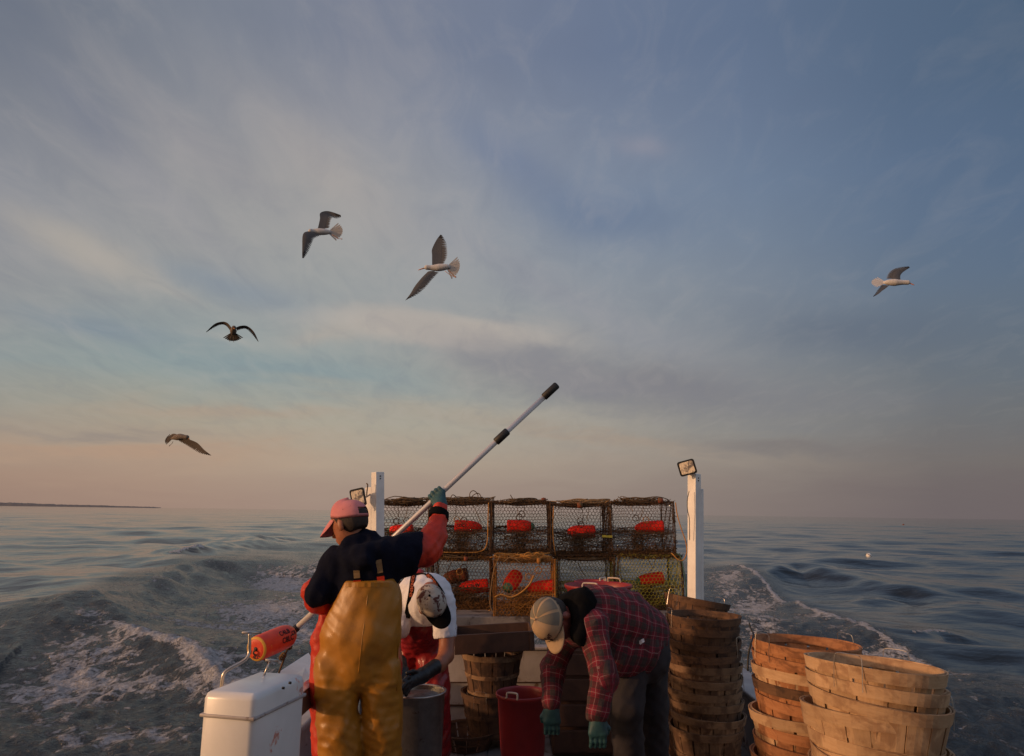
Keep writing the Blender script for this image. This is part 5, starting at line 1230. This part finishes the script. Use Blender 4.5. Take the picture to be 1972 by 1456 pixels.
tR = .5; best = min((abs(P_.x-P(843,958,3.9).x), t) for t in np.linspace(0, 1, 200) for P_ in [on_pole(t)])[1]
grip(P(848, 974, 3.845), on_pole(best), pd, (-.25, 0, 1), 'teal_glove', man1)
best = min((abs(P_.x-P(652,1150,3.88).x), t) for t in np.linspace(0, 1, 200) for P_ in [on_pole(t)])[1]
grip(P(650, 1160, 3.80), on_pole(best), pd, (-.6, 0, .6), 'teal_glove', man1)
# ---------------- man in the white shirt, bending towards us
hc2 = P(833, 1163, 4.16); hM2 = basis((.58, -.38, -.80), (-.02, -.88, .42))
pel2 = P(812, 1222, 4.72); ch2 = P(824, 1150, 4.42); nk2 = P(828, 1140, 4.33)
sl2, sr2 = P(783, 1140, 4.47), P(857, 1162, 4.40); el2, wl2 = P(758, 1235, 4.34), P(772, 1298, 4.14); er2, wr2 = P(859, 1262, 4.27), P(827, 1296, 4.12)
fL2, fR2 = G(775, 1450, 4.80, DZ+.10), G(842, 1450, 4.62, DZ+.10); kL2, kR2 = P(768, 1330, 4.76), P(838, 1325, 4.62)
man2 = empty('person', (pel2.x, pel2.y, DZ), 'person bending forward in white shirt, black braces and red oilskin trousers', 'person')
b2 = union([cap_(pel2, P(815,1195,4.6), .11, .10), cap_(P(815,1195,4.6), ch2, .10, .11), cap_(ch2, nk2, .09, .06), cap_(sl2, sr2, .045, .045), cap_(nk2, hc2, .055, .05), cap_(sl2, el2, .045, .038), cap_(el2, wl2, .038, .028),
    cap_(sr2, P(858,1215,4.34), .045, .048), cap_(P(862,1215,4.34), er2, .052, .044), cap_(er2, P(847,1280,4.19), .044, .040), cap_(P(847,1280,4.19), wr2, .038, .030), cap_(P(793,1235,4.73), kL2, .08, .055), cap_(kL2, fL2, .055, .04), cap_(P(830,1235,4.70), kR2, .08, .055), cap_(kR2, fR2, .055, .04)], .025)
solid('body', withhead(b2, head_sdf(hM2, hc2)), .0085, M['skin'], man2)
hair_part(hM2, hc2, man2, -.05)
cap_parts(hM2, hc2+hM2.to_3x3() @ Vector((0, 0, .006)), man2, M['camo_cap'], M['black'], button=M['black'])
sh = union([cap_(P(806,1205,4.62), P(815,1180,4.52), .115, .135), cap_(P(815,1180,4.52), ch2, .135, .150), cap_(P(797,1132,4.46), P(840,1138,4.44), .088, .09), cap_(P(800,1150,4.44), P(800,1195,4.52), .085, .09)], .03)
sh = plane_cut(wrinkle(sh, .0045, .14, 31, (1, 1, .7)), P(806, 1199, 4.5), (0, .1, -1), .004)
slvs = plane_cut(wrinkle(union([cap_(P(855,1160,4.40), P(857,1230,4.33), .076, .074), cap_(sl2, P(770,1210,4.38), .066, .066)], .03), .004, .09, 35), P(857, 1229, 4.33), (Vector((.10, -.15, -1))), .004)
shw = wrinkle(union([sh, slvs], .02), .0014, .045, 32); solid('shirt', shw, .0085, M['white_shirt'], man2)
tr = union([cap_(P(806,1200,4.57), P(808,1222,4.70), .148, .155), cap_(P(790,1235,4.74), P(768,1330,4.76), .115, .105), cap_(P(768,1330,4.76), G(775,1450,4.8,DZ+.2), .10, .095), cap_(P(828,1240,4.70), P(838,1325,4.62), .110, .100), cap_(P(838,1325,4.62), G(842,1450,4.62,DZ+.2), .098, .092)], .02)
solid('oilskin_trousers', plane_cut(wrinkle(wrinkle(tr, .007, .16, 41, (1, 1, 1.2)), .002, .07, 42), P(808, 1191, 4.45), (0, -.1, 1), .005), .009, M['dark_red_pvc'], man2)
solid('bib_back', union([cap_(P(797,1104,4.50), P(810,1102,4.50), .022, .022), cap_(P(832,1110,4.52), P(850,1128,4.54), .022, .022)], .02), .008, M['dark_red_pvc'], man2)
def brace2(pxs, txt=None):
    pts = [hit(shw, x, y, 3.9, 5.0)-Vector((0, .004, 0)) for x, y in pxs]; pts = [Vector(p) for p in spline(pts, 4)]
    mb = MB(); strip(mb, pts, .036, .004, (1, -.1, .25)); s_ = mb.build('brace', M['black'], man2, smooth=False)
    if txt:
        V, Fc = text_mesh(txt, .033, .0006); L = V[:, 0].max()-V[:, 0].min(); a = arr(pts[1]); b_ = arr(pts[int(len(pts)*.62)]); ax = b_-a; LL = np.linalg.norm(ax); ax /= LL; sc_ = min(1.6, LL/L)
        w_ = V3(1, -.1, .25); w_ -= ax*(w_@ax); w_ /= np.linalg.norm(w_); n_ = np.cross(ax, w_); n_ = n_ if n_[1] < 0 else -n_
        pa = np.array([arr(p) for p in pts]); t_ = (V[:, 0]-V[:, 0].min())*sc_; cum = np.concatenate([[0], np.cumsum(np.linalg.norm(np.diff(pa, axis=0), axis=1))]); base = np.stack([np.interp(t_+.012, cum, pa[:, q]) for q in range(3)], 1)
        mb = MB(); mb.add(base+np.outer(V[:, 1]*.80, w_)+n_*.0038, Fc); mb.build('lettering', M['orange_letter'], s_, smooth=False)
brace2([(797,1107), (795,1118), (793,1135), (790,1155), (786,1175), (784,1190)], 'GRUNDENS')
brace2([(820,1106), (828,1112), (838,1124), (847,1137), (852,1146)], 'GRUNDENS')
mb = MB(); strip(mb, [hit(shw, 797, 1107, 3.9, 5)-Vector((0,.004,0)), hit(shw, 808, 1106.5, 3.9, 5)-Vector((0,.003,0)), hit(shw, 820, 1106.5, 3.9, 5)-Vector((0,.004,0))], .02, .004, (0, 0, 1)); mb.build('brace_bridge', M['black'], man2, smooth=False)
gv = union([cap_(P(838,1284,4.16), P(815,1300,4.09), .043, .040)], .02)
wr = P(812, 1302, 4.08); K = [P(795,1303,4.02), P(793,1309,4.0), P(791,1315,3.99), P(792,1320,4.0)]
FG = [[K[0], P(785,1305,3.97), P(776,1312,3.95)], [K[1], P(782,1316,3.95), P(774,1325,3.93)], [K[2], P(783,1324,3.95), P(776,1334,3.94)], [K[3], P(786,1330,3.96), P(782,1338,3.95)]]
glove('glove', M['black_glove'], wr, K, FG, [P(806,1295,4.05), P(795,1293,4.0), P(784,1296,3.97)], man2, r=.0135, extra=(gv,))
wr = P(774, 1296, 4.16); K = [P(764,1310,4.12), P(769,1313,4.11), P(774,1315,4.11), P(778,1316,4.12)]
glove('glove', M['black_glove'], wr, K, [[k_, k_+Vector((-.005,-.01,-.035)), k_+Vector((-.002,.01,-.062))] for k_ in K], [P(779,1300,4.14), P(784,1308,4.10), P(784,1318,4.09)], man2, r=.0125, extra=(cap_(P(770,1275,4.24), wr, .042, .038),))
boots(man2, [(G(775,1450,4.80,DZ+.06), G(772,1450,4.64,DZ+.05), G(775,1450,4.8,DZ+.3)), (G(842,1450,4.62,DZ+.06), G(845,1450,4.46,DZ+.05), G(842,1450,4.62,DZ+.3))])
# ---------------- man in the plaid shirt, bent double to the left
hc3 = P(1066, 1192, 3.60); hM3 = basis((.16, -.22, -.96), (-.62, -.62, .10))
pel3 = P(1232, 1238, 3.98); ch3 = P(1152, 1188, 3.78); nk3 = P(1102, 1180, 3.70)
sn, en, wn = P(1140, 1208, 3.60), P(1163, 1300, 3.50), P(1150, 1372, 3.46); sf, ef, wf = P(1092, 1222, 3.92), P(1064, 1290, 3.86), P(1062, 1352, 3.74)
k3a, f3a = P(1205, 1360, 3.86), G(1215, 1500, 3.95, DZ+.10); k3b, f3b = P(1256, 1360, 4.08), G(1262, 1500, 4.18, DZ+.10)
man3 = empty('person', (pel3.x, pel3.y, DZ), 'person bent over in a red plaid shirt, black hood and tan mesh cap', 'person')
b3 = union([cap_(pel3, P(1190,1200,3.88), .125, .13), cap_(P(1190,1200,3.88), ch3, .13, .14), cap_(ch3, nk3, .10, .06), cap_(nk3, hc3, .058, .052), cap_(sn, sf, .055, .055), cap_(sn, en, .045, .038), cap_(en, wn, .038, .028), cap_(sf, ef, .045, .038), cap_(ef, wf, .038, .028),
    cap_(P(1222,1255,3.94), k3a, .08, .058), cap_(k3a, f3a, .055, .042), cap_(P(1248,1255,4.04), k3b, .08, .058), cap_(k3b, f3b, .055, .042)], .025)
solid('body', withhead(b3, head_sdf(hM3, hc3)), .0085, M['skin_ruddy'], man3)
cr3 = cap_parts(hM3, hc3+hM3.to_3x3() @ Vector((0, 0, .008)), man3, M['tan'], M['tan'], panel=M['tan_mesh'], dome=1.06, brim_len=.07, button=M['tan'])
hair_part(hM3, hc3, man3, -.05)
M3 = np.array(hM3.to_3x3())
for row, (s_, zz) in enumerate((('Tie Your', .086), ('Boat', .063))):
    V, Fc = text_mesh(s_, .026, .0012); a = -V[:, 0]/.095+math.pi/2+.10; z = zz+V[:, 1]*.9; tt = np.clip((z-.028)/.104, 0, .99); r_ = np.sqrt(1-tt**2.3)*1.01
    L_ = np.stack([.0945*r_*np.cos(a), -.006+.1135*r_*np.sin(a), z], 1); mb = MB(); mb.add(L_@M3.T+arr(hc3)+arr(hM3.to_3x3() @ Vector((0, 0, .008))), Fc); mb.build('lettering', M['ink'], cr3, smooth=False)
bones3 = [(P(1262,1212,4.0), P(1105,1172,3.74), .16, .16), (sn, en, .07, .062), (en, wn, .062, .055), (sf, ef, .07, .062), (ef, wf, .062, .055)]
ps = union([cap_(P(1240,1218,3.98), P(1195,1196,3.88), .150, .170), cap_(P(1195,1196,3.88), P(1150,1186,3.78), .172, .162), cap_(P(1150,1186,3.78), P(1118,1190,3.72), .155, .125), cap_(P(1222,1248,3.92), P(1175,1250,3.82), .15, .14), cap_(P(1205,1268,3.88), P(1180,1262,3.82), .11, .10),
    cap_(sn, en, .078, .068), cap_(en, wn, .068, .060), cap_(sf, ef, .074, .066), cap_(ef, wf, .066, .056), cap_(sn, sf, .085, .08)], .035)
ps = wrinkle(wrinkle(ps, .0065, .15, 51, (1, 1, 1)), .0025, .06, 52)
def hole3(f0):
    h_ = local(lambda q: np.sqrt((q**2).sum(-1))-.118, Matrix.Identity(4), hc3)
    def f(Pq): return np.maximum(f0(Pq), -h_(Pq))
    f.bb = f0.bb; return f
solid('plaid_shirt', hole3(ps), .0085, M['plaid'], man3, bones=bones3)
hd3 = union([cap_(P(1098,1160,3.68), P(1120,1158,3.66), .055, .075), cap_(P(1120,1160,3.64), P(1117,1225,3.55), .062, .048), cap_(P(1100,1158,3.70), P(1078,1170,3.78), .05, .05)], .03)
def hole3b(f0):
    h_ = local(lambda q: np.sqrt((q**2).sum(-1))-.104, Matrix.Identity(4), hc3+Vector((-.01, -.03, 0)))
    def f(Pq): return np.maximum(f0(Pq), -h_(Pq))
    f.bb = f0.bb; return f
solid('hood', hole3b(wrinkle(hd3, .005, .10, 55)), .0085, M['black'], man3)
tr3 = union([cap_(P(1236,1232,3.98), P(1240,1262,3.98), .152, .150), cap_(P(1215,1262,3.92), k3a, .112, .095), cap_(k3a, G(1215,1500,3.95,DZ+.12), .092, .08), cap_(P(1248,1262,4.04), k3b, .112, .095), cap_(k3b, G(1262,1500,4.18,DZ+.12), .092, .08)], .025)
solid('trousers', wrinkle(tr3, .006, .15, 61), .0105, M['dark_trousers'], man3)
q = hit(ps, 1235, 1236, 3.4); mb = MB(); strip(mb, [q+Vector((-.012,-.006,-.006)), q+Vector((0,-.012,.004)), q+Vector((.014,-.006,.010))], .018, .002, (0, 0, 1)); mb.build('white_tag', M['white_shirt'], man3, smooth=False)
for (w_, s_) in ((wn, -1), (wf, 1)):
    K = [w_+Vector((x, -.02, -.085)) for x in (-.032, -.011, .011, .031)]
    glove('glove', M['teal_glove'], w_+Vector((0, 0, -.01)), K, [[k_, k_+Vector((0, .004, -.038)), k_+Vector((0, .022, -.062)), k_+Vector((0, .040, -.072))] for k_ in K], [w_+Vector((-.03*s_, 0, -.035)), w_+Vector((-.052*s_, -.006, -.068)), w_+Vector((-.048*s_, .008, -.095))], man3, r=.0115)
boots(man3, [(G(1215,1500,3.95,DZ+.06), G(1170,1500,3.93,DZ+.05), G(1215,1500,3.95,DZ+.25)), (G(1262,1500,4.18,DZ+.06), G(1222,1500,4.16,DZ+.05), G(1262,1500,4.18,DZ+.25))])
# ------------------------------------------------------------------ gulls
def wing_mat(t, b):
    d = S(t, t.node('ShaderNodeAttribute', attribute_name='dark').outputs['Fac']); n = t.noise(t.node('ShaderNodeTexCoord').outputs['Object'], 40, 4)
    c = t.mix(n, (.062,.062,.064,1), (.09,.089,.088,1)); c = t.mix(t.step(d, .35, .65), c, (.018,.017,.018,1)); c = t.mix(t.step(d, -.6, -.2, 1, 0), c, (.30,.295,.29,1))
    t.put(b.inputs['Base Color'], c); b.inputs['Roughness'].default_value = .9
    b.inputs['Transmission Weight'].default_value = 0
def wing_young(t, b):
    d = S(t, t.node('ShaderNodeAttribute', attribute_name='dark').outputs['Fac']); n = t.noise(t.node('ShaderNodeTexCoord').outputs['Object'], 60, 4)
    c = t.mix(n, (.035,.028,.022,1), (.085,.066,.052,1)); c = t.mix(t.step(d, .35, .65), c, (.018,.015,.014,1)); t.put(b.inputs['Base Color'], c); b.inputs['Roughness'].default_value = .9
M['wing_grey'] = mat('grey_wing', wing_mat); M['wing_brown'] = mat('brown_wing', wing_young)
M['feather_brown'] = noisy('mottled_brown_feathers', (.10,.078,.062), (.18,.145,.12), 24, .9)
def bez(pts, t):
    pts = np.array([arr(p) for p in pts]); m = len(pts)-1; x = min(max(t, 0), 1)*m; i = min(int(x), m-1); u = x-i
    p0 = pts[max(i-1, 0)]; p1 = pts[i]; p2 = pts[i+1]; p3 = pts[min(i+2, m)]
    return .5*((2*p1)+(-p0+p2)*u+(2*p0-5*p1+4*p2-p3)*u*u+(-p0+3*p1-3*p2+p3)*u**3)
def wing(LE, TE, parent, m, tipdark=.80, th=.006, nf=26, spread=.9):
    mb = MB(); dk = []; ns, nc = 30, 7
    LEs = [bez(LE, k/(ns-1)) for k in range(ns)]; TEs = [bez(TE, k/(ns-1)) for k in range(ns)]
    nrm0 = np.cross(arr(LE[-1])-arr(LE[0]), arr(TE[0])-arr(LE[0])); nrm0 /= np.linalg.norm(nrm0)
    # covert surface: a cambered, lens shaped blade over the front two thirds
    V = []; frac = .62
    for i in range(ns):
        L_, T_ = LEs[i], TEs[i]; q = i/(ns-1); thick = .016*(1-q)**.8+.003
        for side in (1, -1):
            for j in range(nc):
                s_ = j/(nc-1); pr = math.sin(math.pi*min(1, s_*1.0))**.6*thick*(1 if side > 0 else .35); cam = .05*math.sin(math.pi*s_*frac)*np.linalg.norm(T_-L_)
                V.append(L_+(T_-L_)*s_*frac+nrm0*(side*pr*.5+cam)); dk.append(.0 if q < .86 else .75)
    m2 = 2*nc; Fc = []
    for i in range(ns-1):
        for j in range(nc-1):
            a = i*m2+j; Fc.append((a, a+1, a+m2+1, a+m2)); a += nc; Fc.append((a+1, a, a+m2, a+m2+1))
    mb.add(V, Fc)
    for k in range(nf):
        t = (k+.5)/nf; pr = t > .55; w = 1.15/nf*(1.0 if not pr else .95); a0 = bez(LE, t*.97)*.70+bez(TE, t*.97)*.30; a1 = bez(LE, min(1, (t+w)*.97))*.70+bez(TE, min(1, (t+w)*.97))*.30
        b0 = bez(TE, t); b1 = bez(TE, min(1, t+w*(.80 if pr else 1))); V = []; lift = nrm0*(.0025*(k % 2)+.001)
        n5 = 6
        for j in range(n5):
            s_ = j/(n5-1); c0 = a0*(1-s_)+b0*s_; c1 = a1*(1-s_)+b1*s_; mid = (c0+c1)/2; wd = (1 if s_ < .8 else (.85 if s_ < .95 else .35)); cam = .05*math.sin(math.pi*(.3+.7*s_))*np.linalg.norm(bez(TE, t)-bez(LE, t))
            V += [mid+(c0-mid)*wd+nrm0*cam+lift, mid+(c1-mid)*wd+nrm0*cam+lift]; dv = .9 if (pr and t > tipdark and s_ > .05) else (.75 if pr and s_ > (1.15-(t-.55)*1.5) else (-.5 if s_ > .82 and not pr else 0)); dk += [dv, dv]
        mb.add(V, [(2*j, 2*j+1, 2*j+3, 2*j+2) for j in range(n5-1)])
    o = mb.build('wing', m, parent); at = o.data.attributes.new('dark', 'FLOAT', 'POINT'); at.data.foreach_set('value', np.array(dk, np.float32)); return o
def gull(d, body, head, bill, tail0, tail1, tailw, wings, label, mb_='feather_white', mw='wing_grey', r=.062, legs=None, tdir=None, tm=None, dt=None):
    # body: (rear, front) points; all given as (px, py, extra depth)
    Q = lambda p: P(p[0], p[1], d+(p[2] if len(p) > 2 else 0))
    B0, B1, Hd, Bl = Q(body[0]), Q(body[1]), Q(head), Q(bill); o = empty('seagull', (B0+B1)/2, label, 'seagull', 'gulls following the boat')
    T0 = Q(tail0); sp = spline([T0, B0, B0.lerp(B1, .5), B1, Hd], 4); rp = np.interp(np.linspace(0, 1, len(sp)), [0, .2, .42, .6, .78, .9, 1], [.26, .60, .98, 1.08, .84, .68, .72])*r; f = union([cap_(a_, b_, ra_, rb_) for a_, b_, ra_, rb_ in zip(sp, sp[1:], rp, rp[1:])], .006)
    solid('body', f, .007, M[mb_], o, smooth_it=2)
    ax = (Bl-Hd).normalized(); e = Hd+ax*r*.45; mb = MB(); mb.tube([e, e+(Bl-e)*.5, e+(Bl-e)*.85+Vector((0,0,-.002)), Bl+Vector((0, 0, -.006))], [r*.20, r*.16, r*.13, .002], 8); mb.build('bill', M['bill'], o)
    sd = ax.cross(Vector((0, 0, 1))).normalized(); up_ = sd.cross(ax)
    for sg in (-1, 1): mb = MB(); c = Hd+ax*r*.22+sd*sg*r*.49+up_*r*.12; mb.lathe([(.002, -.007), (.0075, -.003), (.0075, .003), (.002, .007)], 8, basis(up_, sd), c); mb.build('eye', M['dark_eye'], o)
    wo = [wing([Q(p) for p in le], [Q(p) for p in te], o, M[mw]) for le, te in wings]
    # tail: a fan of flat feathers
    T1 = Q(tail1); a0 = (T1-T0); wv = Q(tailw)-T1; mb = MB(); nf = 11; dk = []
    for k in range(nf):
        u = -1+2*k/(nf-1); tip = T1+wv*u-a0*.42*abs(u)**2; bp = T0+wv*u*.16-a0*.10; perp = wv.normalized()*(wv.length*.125); nn = a0.cross(wv).normalized()*(.002*(k % 2))
        V = [bp-perp*.35+nn, bp+perp*.35+nn, bp.lerp(tip, .6)-perp*.8+nn, bp.lerp(tip, .6)+perp*.8+nn, tip.lerp(bp, .04)-perp*.95+nn, tip.lerp(bp, .04)+perp*.95+nn, tip+nn-perp*.4, tip+nn+perp*.4]
        mb.add([arr(v) for v in V], [(0,1,3,2), (2,3,5,4), (4,5,7,6)]); dk += [0, 0, 0, 0, .9, .9, .9, .9] if tm else [-.5]*8
    to = mb.build('tail', M[tm or mb_], o); at = to.data.attributes.new('dark', 'FLOAT', 'POINT'); at.data.foreach_set('value', np.array(dk, np.float32))
    for lg in legs or []:
        mb = MB(); pts = [Q(p) for p in lg]; mb.tube(spline(pts, 4), .0045, 5); e = pts[-1]; dv = (pts[-1]-pts[-2]).normalized()
        for s_ in (-.35, 0, .35): mb.tube([e, e+(dv+Vector((0, 0, s_))).normalized()*.035], [.0045, .002], 4)
        mb.build('leg', M['bill'] if not tm else M['feather_brown'], o)
    return o
# 1 upper left gull, flying left, near wing folded down, far wing arched over
gull(12.5, ((633,447,0), (607,446,-.05)), (598,445,-.10), (589,448,-.14), (636,447,0), (660,446,.02), (658,462,.06),
  [([(612,440,.0), (616,422,.12), (617,410,.22), (632,406.5,.30), (656,414,.30)], [(634,440,.05), (637,424,.14), (641,419,.22), (648,421,.28), (657,418,.30)]),
   ([(604,447,-.05), (590,446,-.18), (583,453,-.28), (582,475,-.36), (582,497,-.42)], [(622,452,-.05), (606,459,-.18), (602,466,-.26), (594,485,-.34), (585,498,-.42)])],
  'gull flying left with one wing arched over its back, highest over the wake', legs=[[(640,452,-.05), (650,459,-.03), (656,460,-.02)]])
# 2 centre gull
gull(11.5, ((862,514,0), (836,516,0)), (822,515,-.02), (805,520,-.02), (864,515,0), (885,517,.02), (880,537,.05),
  [([(832,510,0), (832,492,.12), (832,480,.2), (840,463,.3), (848,452,.36)], [(855,508,.02), (861,494,.12), (861,480,.2), (859,466,.28), (851,452,.35)]),
   ([(824,523,-.02), (812,535,-.16), (799,551,-.26), (790,566,-.34), (780,579,-.40)], [(846,524,-.02), (833,538,-.14), (822,551,-.24), (806,566,-.32), (782,578,-.40)])],
  'gull with both wings fully spread and bill to the left, centre of the sky', legs=[[(857,522,-.06), (866,529,-.05), (875,533,-.04)], [(864,520,-.06), (870,527,-.05), (876,532,-.04)]])
# 3 head on gull
gull(13.0, ((449,641,.08), (449.5,636,-.06)), (450.5,631,-.14), (451,633.5,-.20), (449,642,.10), (449,657,.16), (467,657,.16),
  [([(446,631,-.02), (438,622,.0), (428,619.5,.02), (413,624,.06), (397,639,.10)], [(444,638,.08), (436,628,.16), (427,625,.18), (414,630,.14), (397.5,640,.11)]),
   ([(454,631,-.02), (463,627.5,.0), (476,628,.02), (489,639,.06), (498,658,.10)], [(456,637.5,.08), (464,634.5,.16), (474,634,.18), (484,643,.14), (497,658.5,.11)])],
  'gull flying straight at the viewer with drooping wings and fanned tail', mb_='feather_brown', mw='wing_brown', tm='wing_brown', r=.058, legs=[[(446,645,.08), (444,651,.09), (443,655,.1)], [(449,646,.08), (450,652,.09), (450,656,.1)]])
# 4 low left gull, dark
gull(13.5, ((336,843,.05), (350,841,-.04)), (360,842,-.08), (365,845.5,-.10), (330,845,.10), (318,847,.14), (321,837.5,.16),
  [([(348,838,-.05), (362,845,-.10), (380,853,-.16), (393,866,-.22), (407,877,-.28)], [(343,849,.0), (358,857,-.04), (369,864,-.10), (385,873,-.20), (406,877.5,-.28)]),
   ([(345,840,.0), (338,835.5,.10), (331,836,.22), (327,841,.34), (326,846,.42)], [(335,846,.06), (332,846,.16), (328,848,.24), (326,849,.36), (326,848,.42)])],
  'dark brown gull low over the left horizon, one long wing stretched right', mb_='feather_brown', mw='wing_brown', tm='wing_brown', r=.060, legs=[[(333,850,0), (332,853,0), (328,857,0)]])
# 5 right gull
gull(13.0, ((1708,544,0), (1730,544,-.03)), (1748,544,-.05), (1761,549,-.07), (1702,544,.02), (1678,543,.04), (1679,534,.10),
  [([(1734,539,0), (1734,531,.10), (1738,525,.18), (1745,520,.24), (1752,515.5,.30)], [(1706,538,.04), (1711,526,.14), (1721,518,.22), (1734,514.5,.28), (1750,513,.31)]),
   ([(1712,550,-.04), (1705,556,-.16), (1699,560,-.24), (1692,566,-.32), (1683,571,-.40)], [(1698,547,-.02), (1694,553,-.14), (1690,558,-.22), (1686,564,-.30), (1681,571,-.40)])],
  'lone gull flying right with orange bill, at the right side of the sky', r=.066)
# ------------------------------------------------------------------ marker floats out on the water
def marker(px, py, r, label, m):
    x, y = sea_pt(px, py); w = Vector((x*cS, y, -x*sS)); o = empty('marker_float', w, label, 'marker float')
    b = MB(); b.lathe([(r*.3, -r*.9), (r*.8, -r*.6), (r, 0), (r*.85, r*.5), (r*.4, r*.85), (r*.15, r*.95)], 20, Matrix.Rotation(R(35), 4, 'Y'), w+Vector((0, 0, r*.4))); b.build('float_body', m, o)
    b = MB(); b.lathe([(r*1.01, r*.05), (r*.97, r*.25)], 20, Matrix.Rotation(R(35), 4, 'Y'), w+Vector((0, 0, r*.4)), capa=False, capb=False); b.build('dark_band', M['rubber'], o)
    b = MB(); b.tube([w+Vector((-r*1.4, 0, r*.7)), w+Vector((-r*.3, 0, r*.9))], r*.09, 6); b.build('spindle', M['rubber'], o)
marker(1673, 1072, .17, 'white marker float with a dark band bobbing on the open water at the right', M['white_paint'])
marker(1740, 1011, .30, 'tiny reddish marker float far out near the right horizon', M['buoy_rust'])
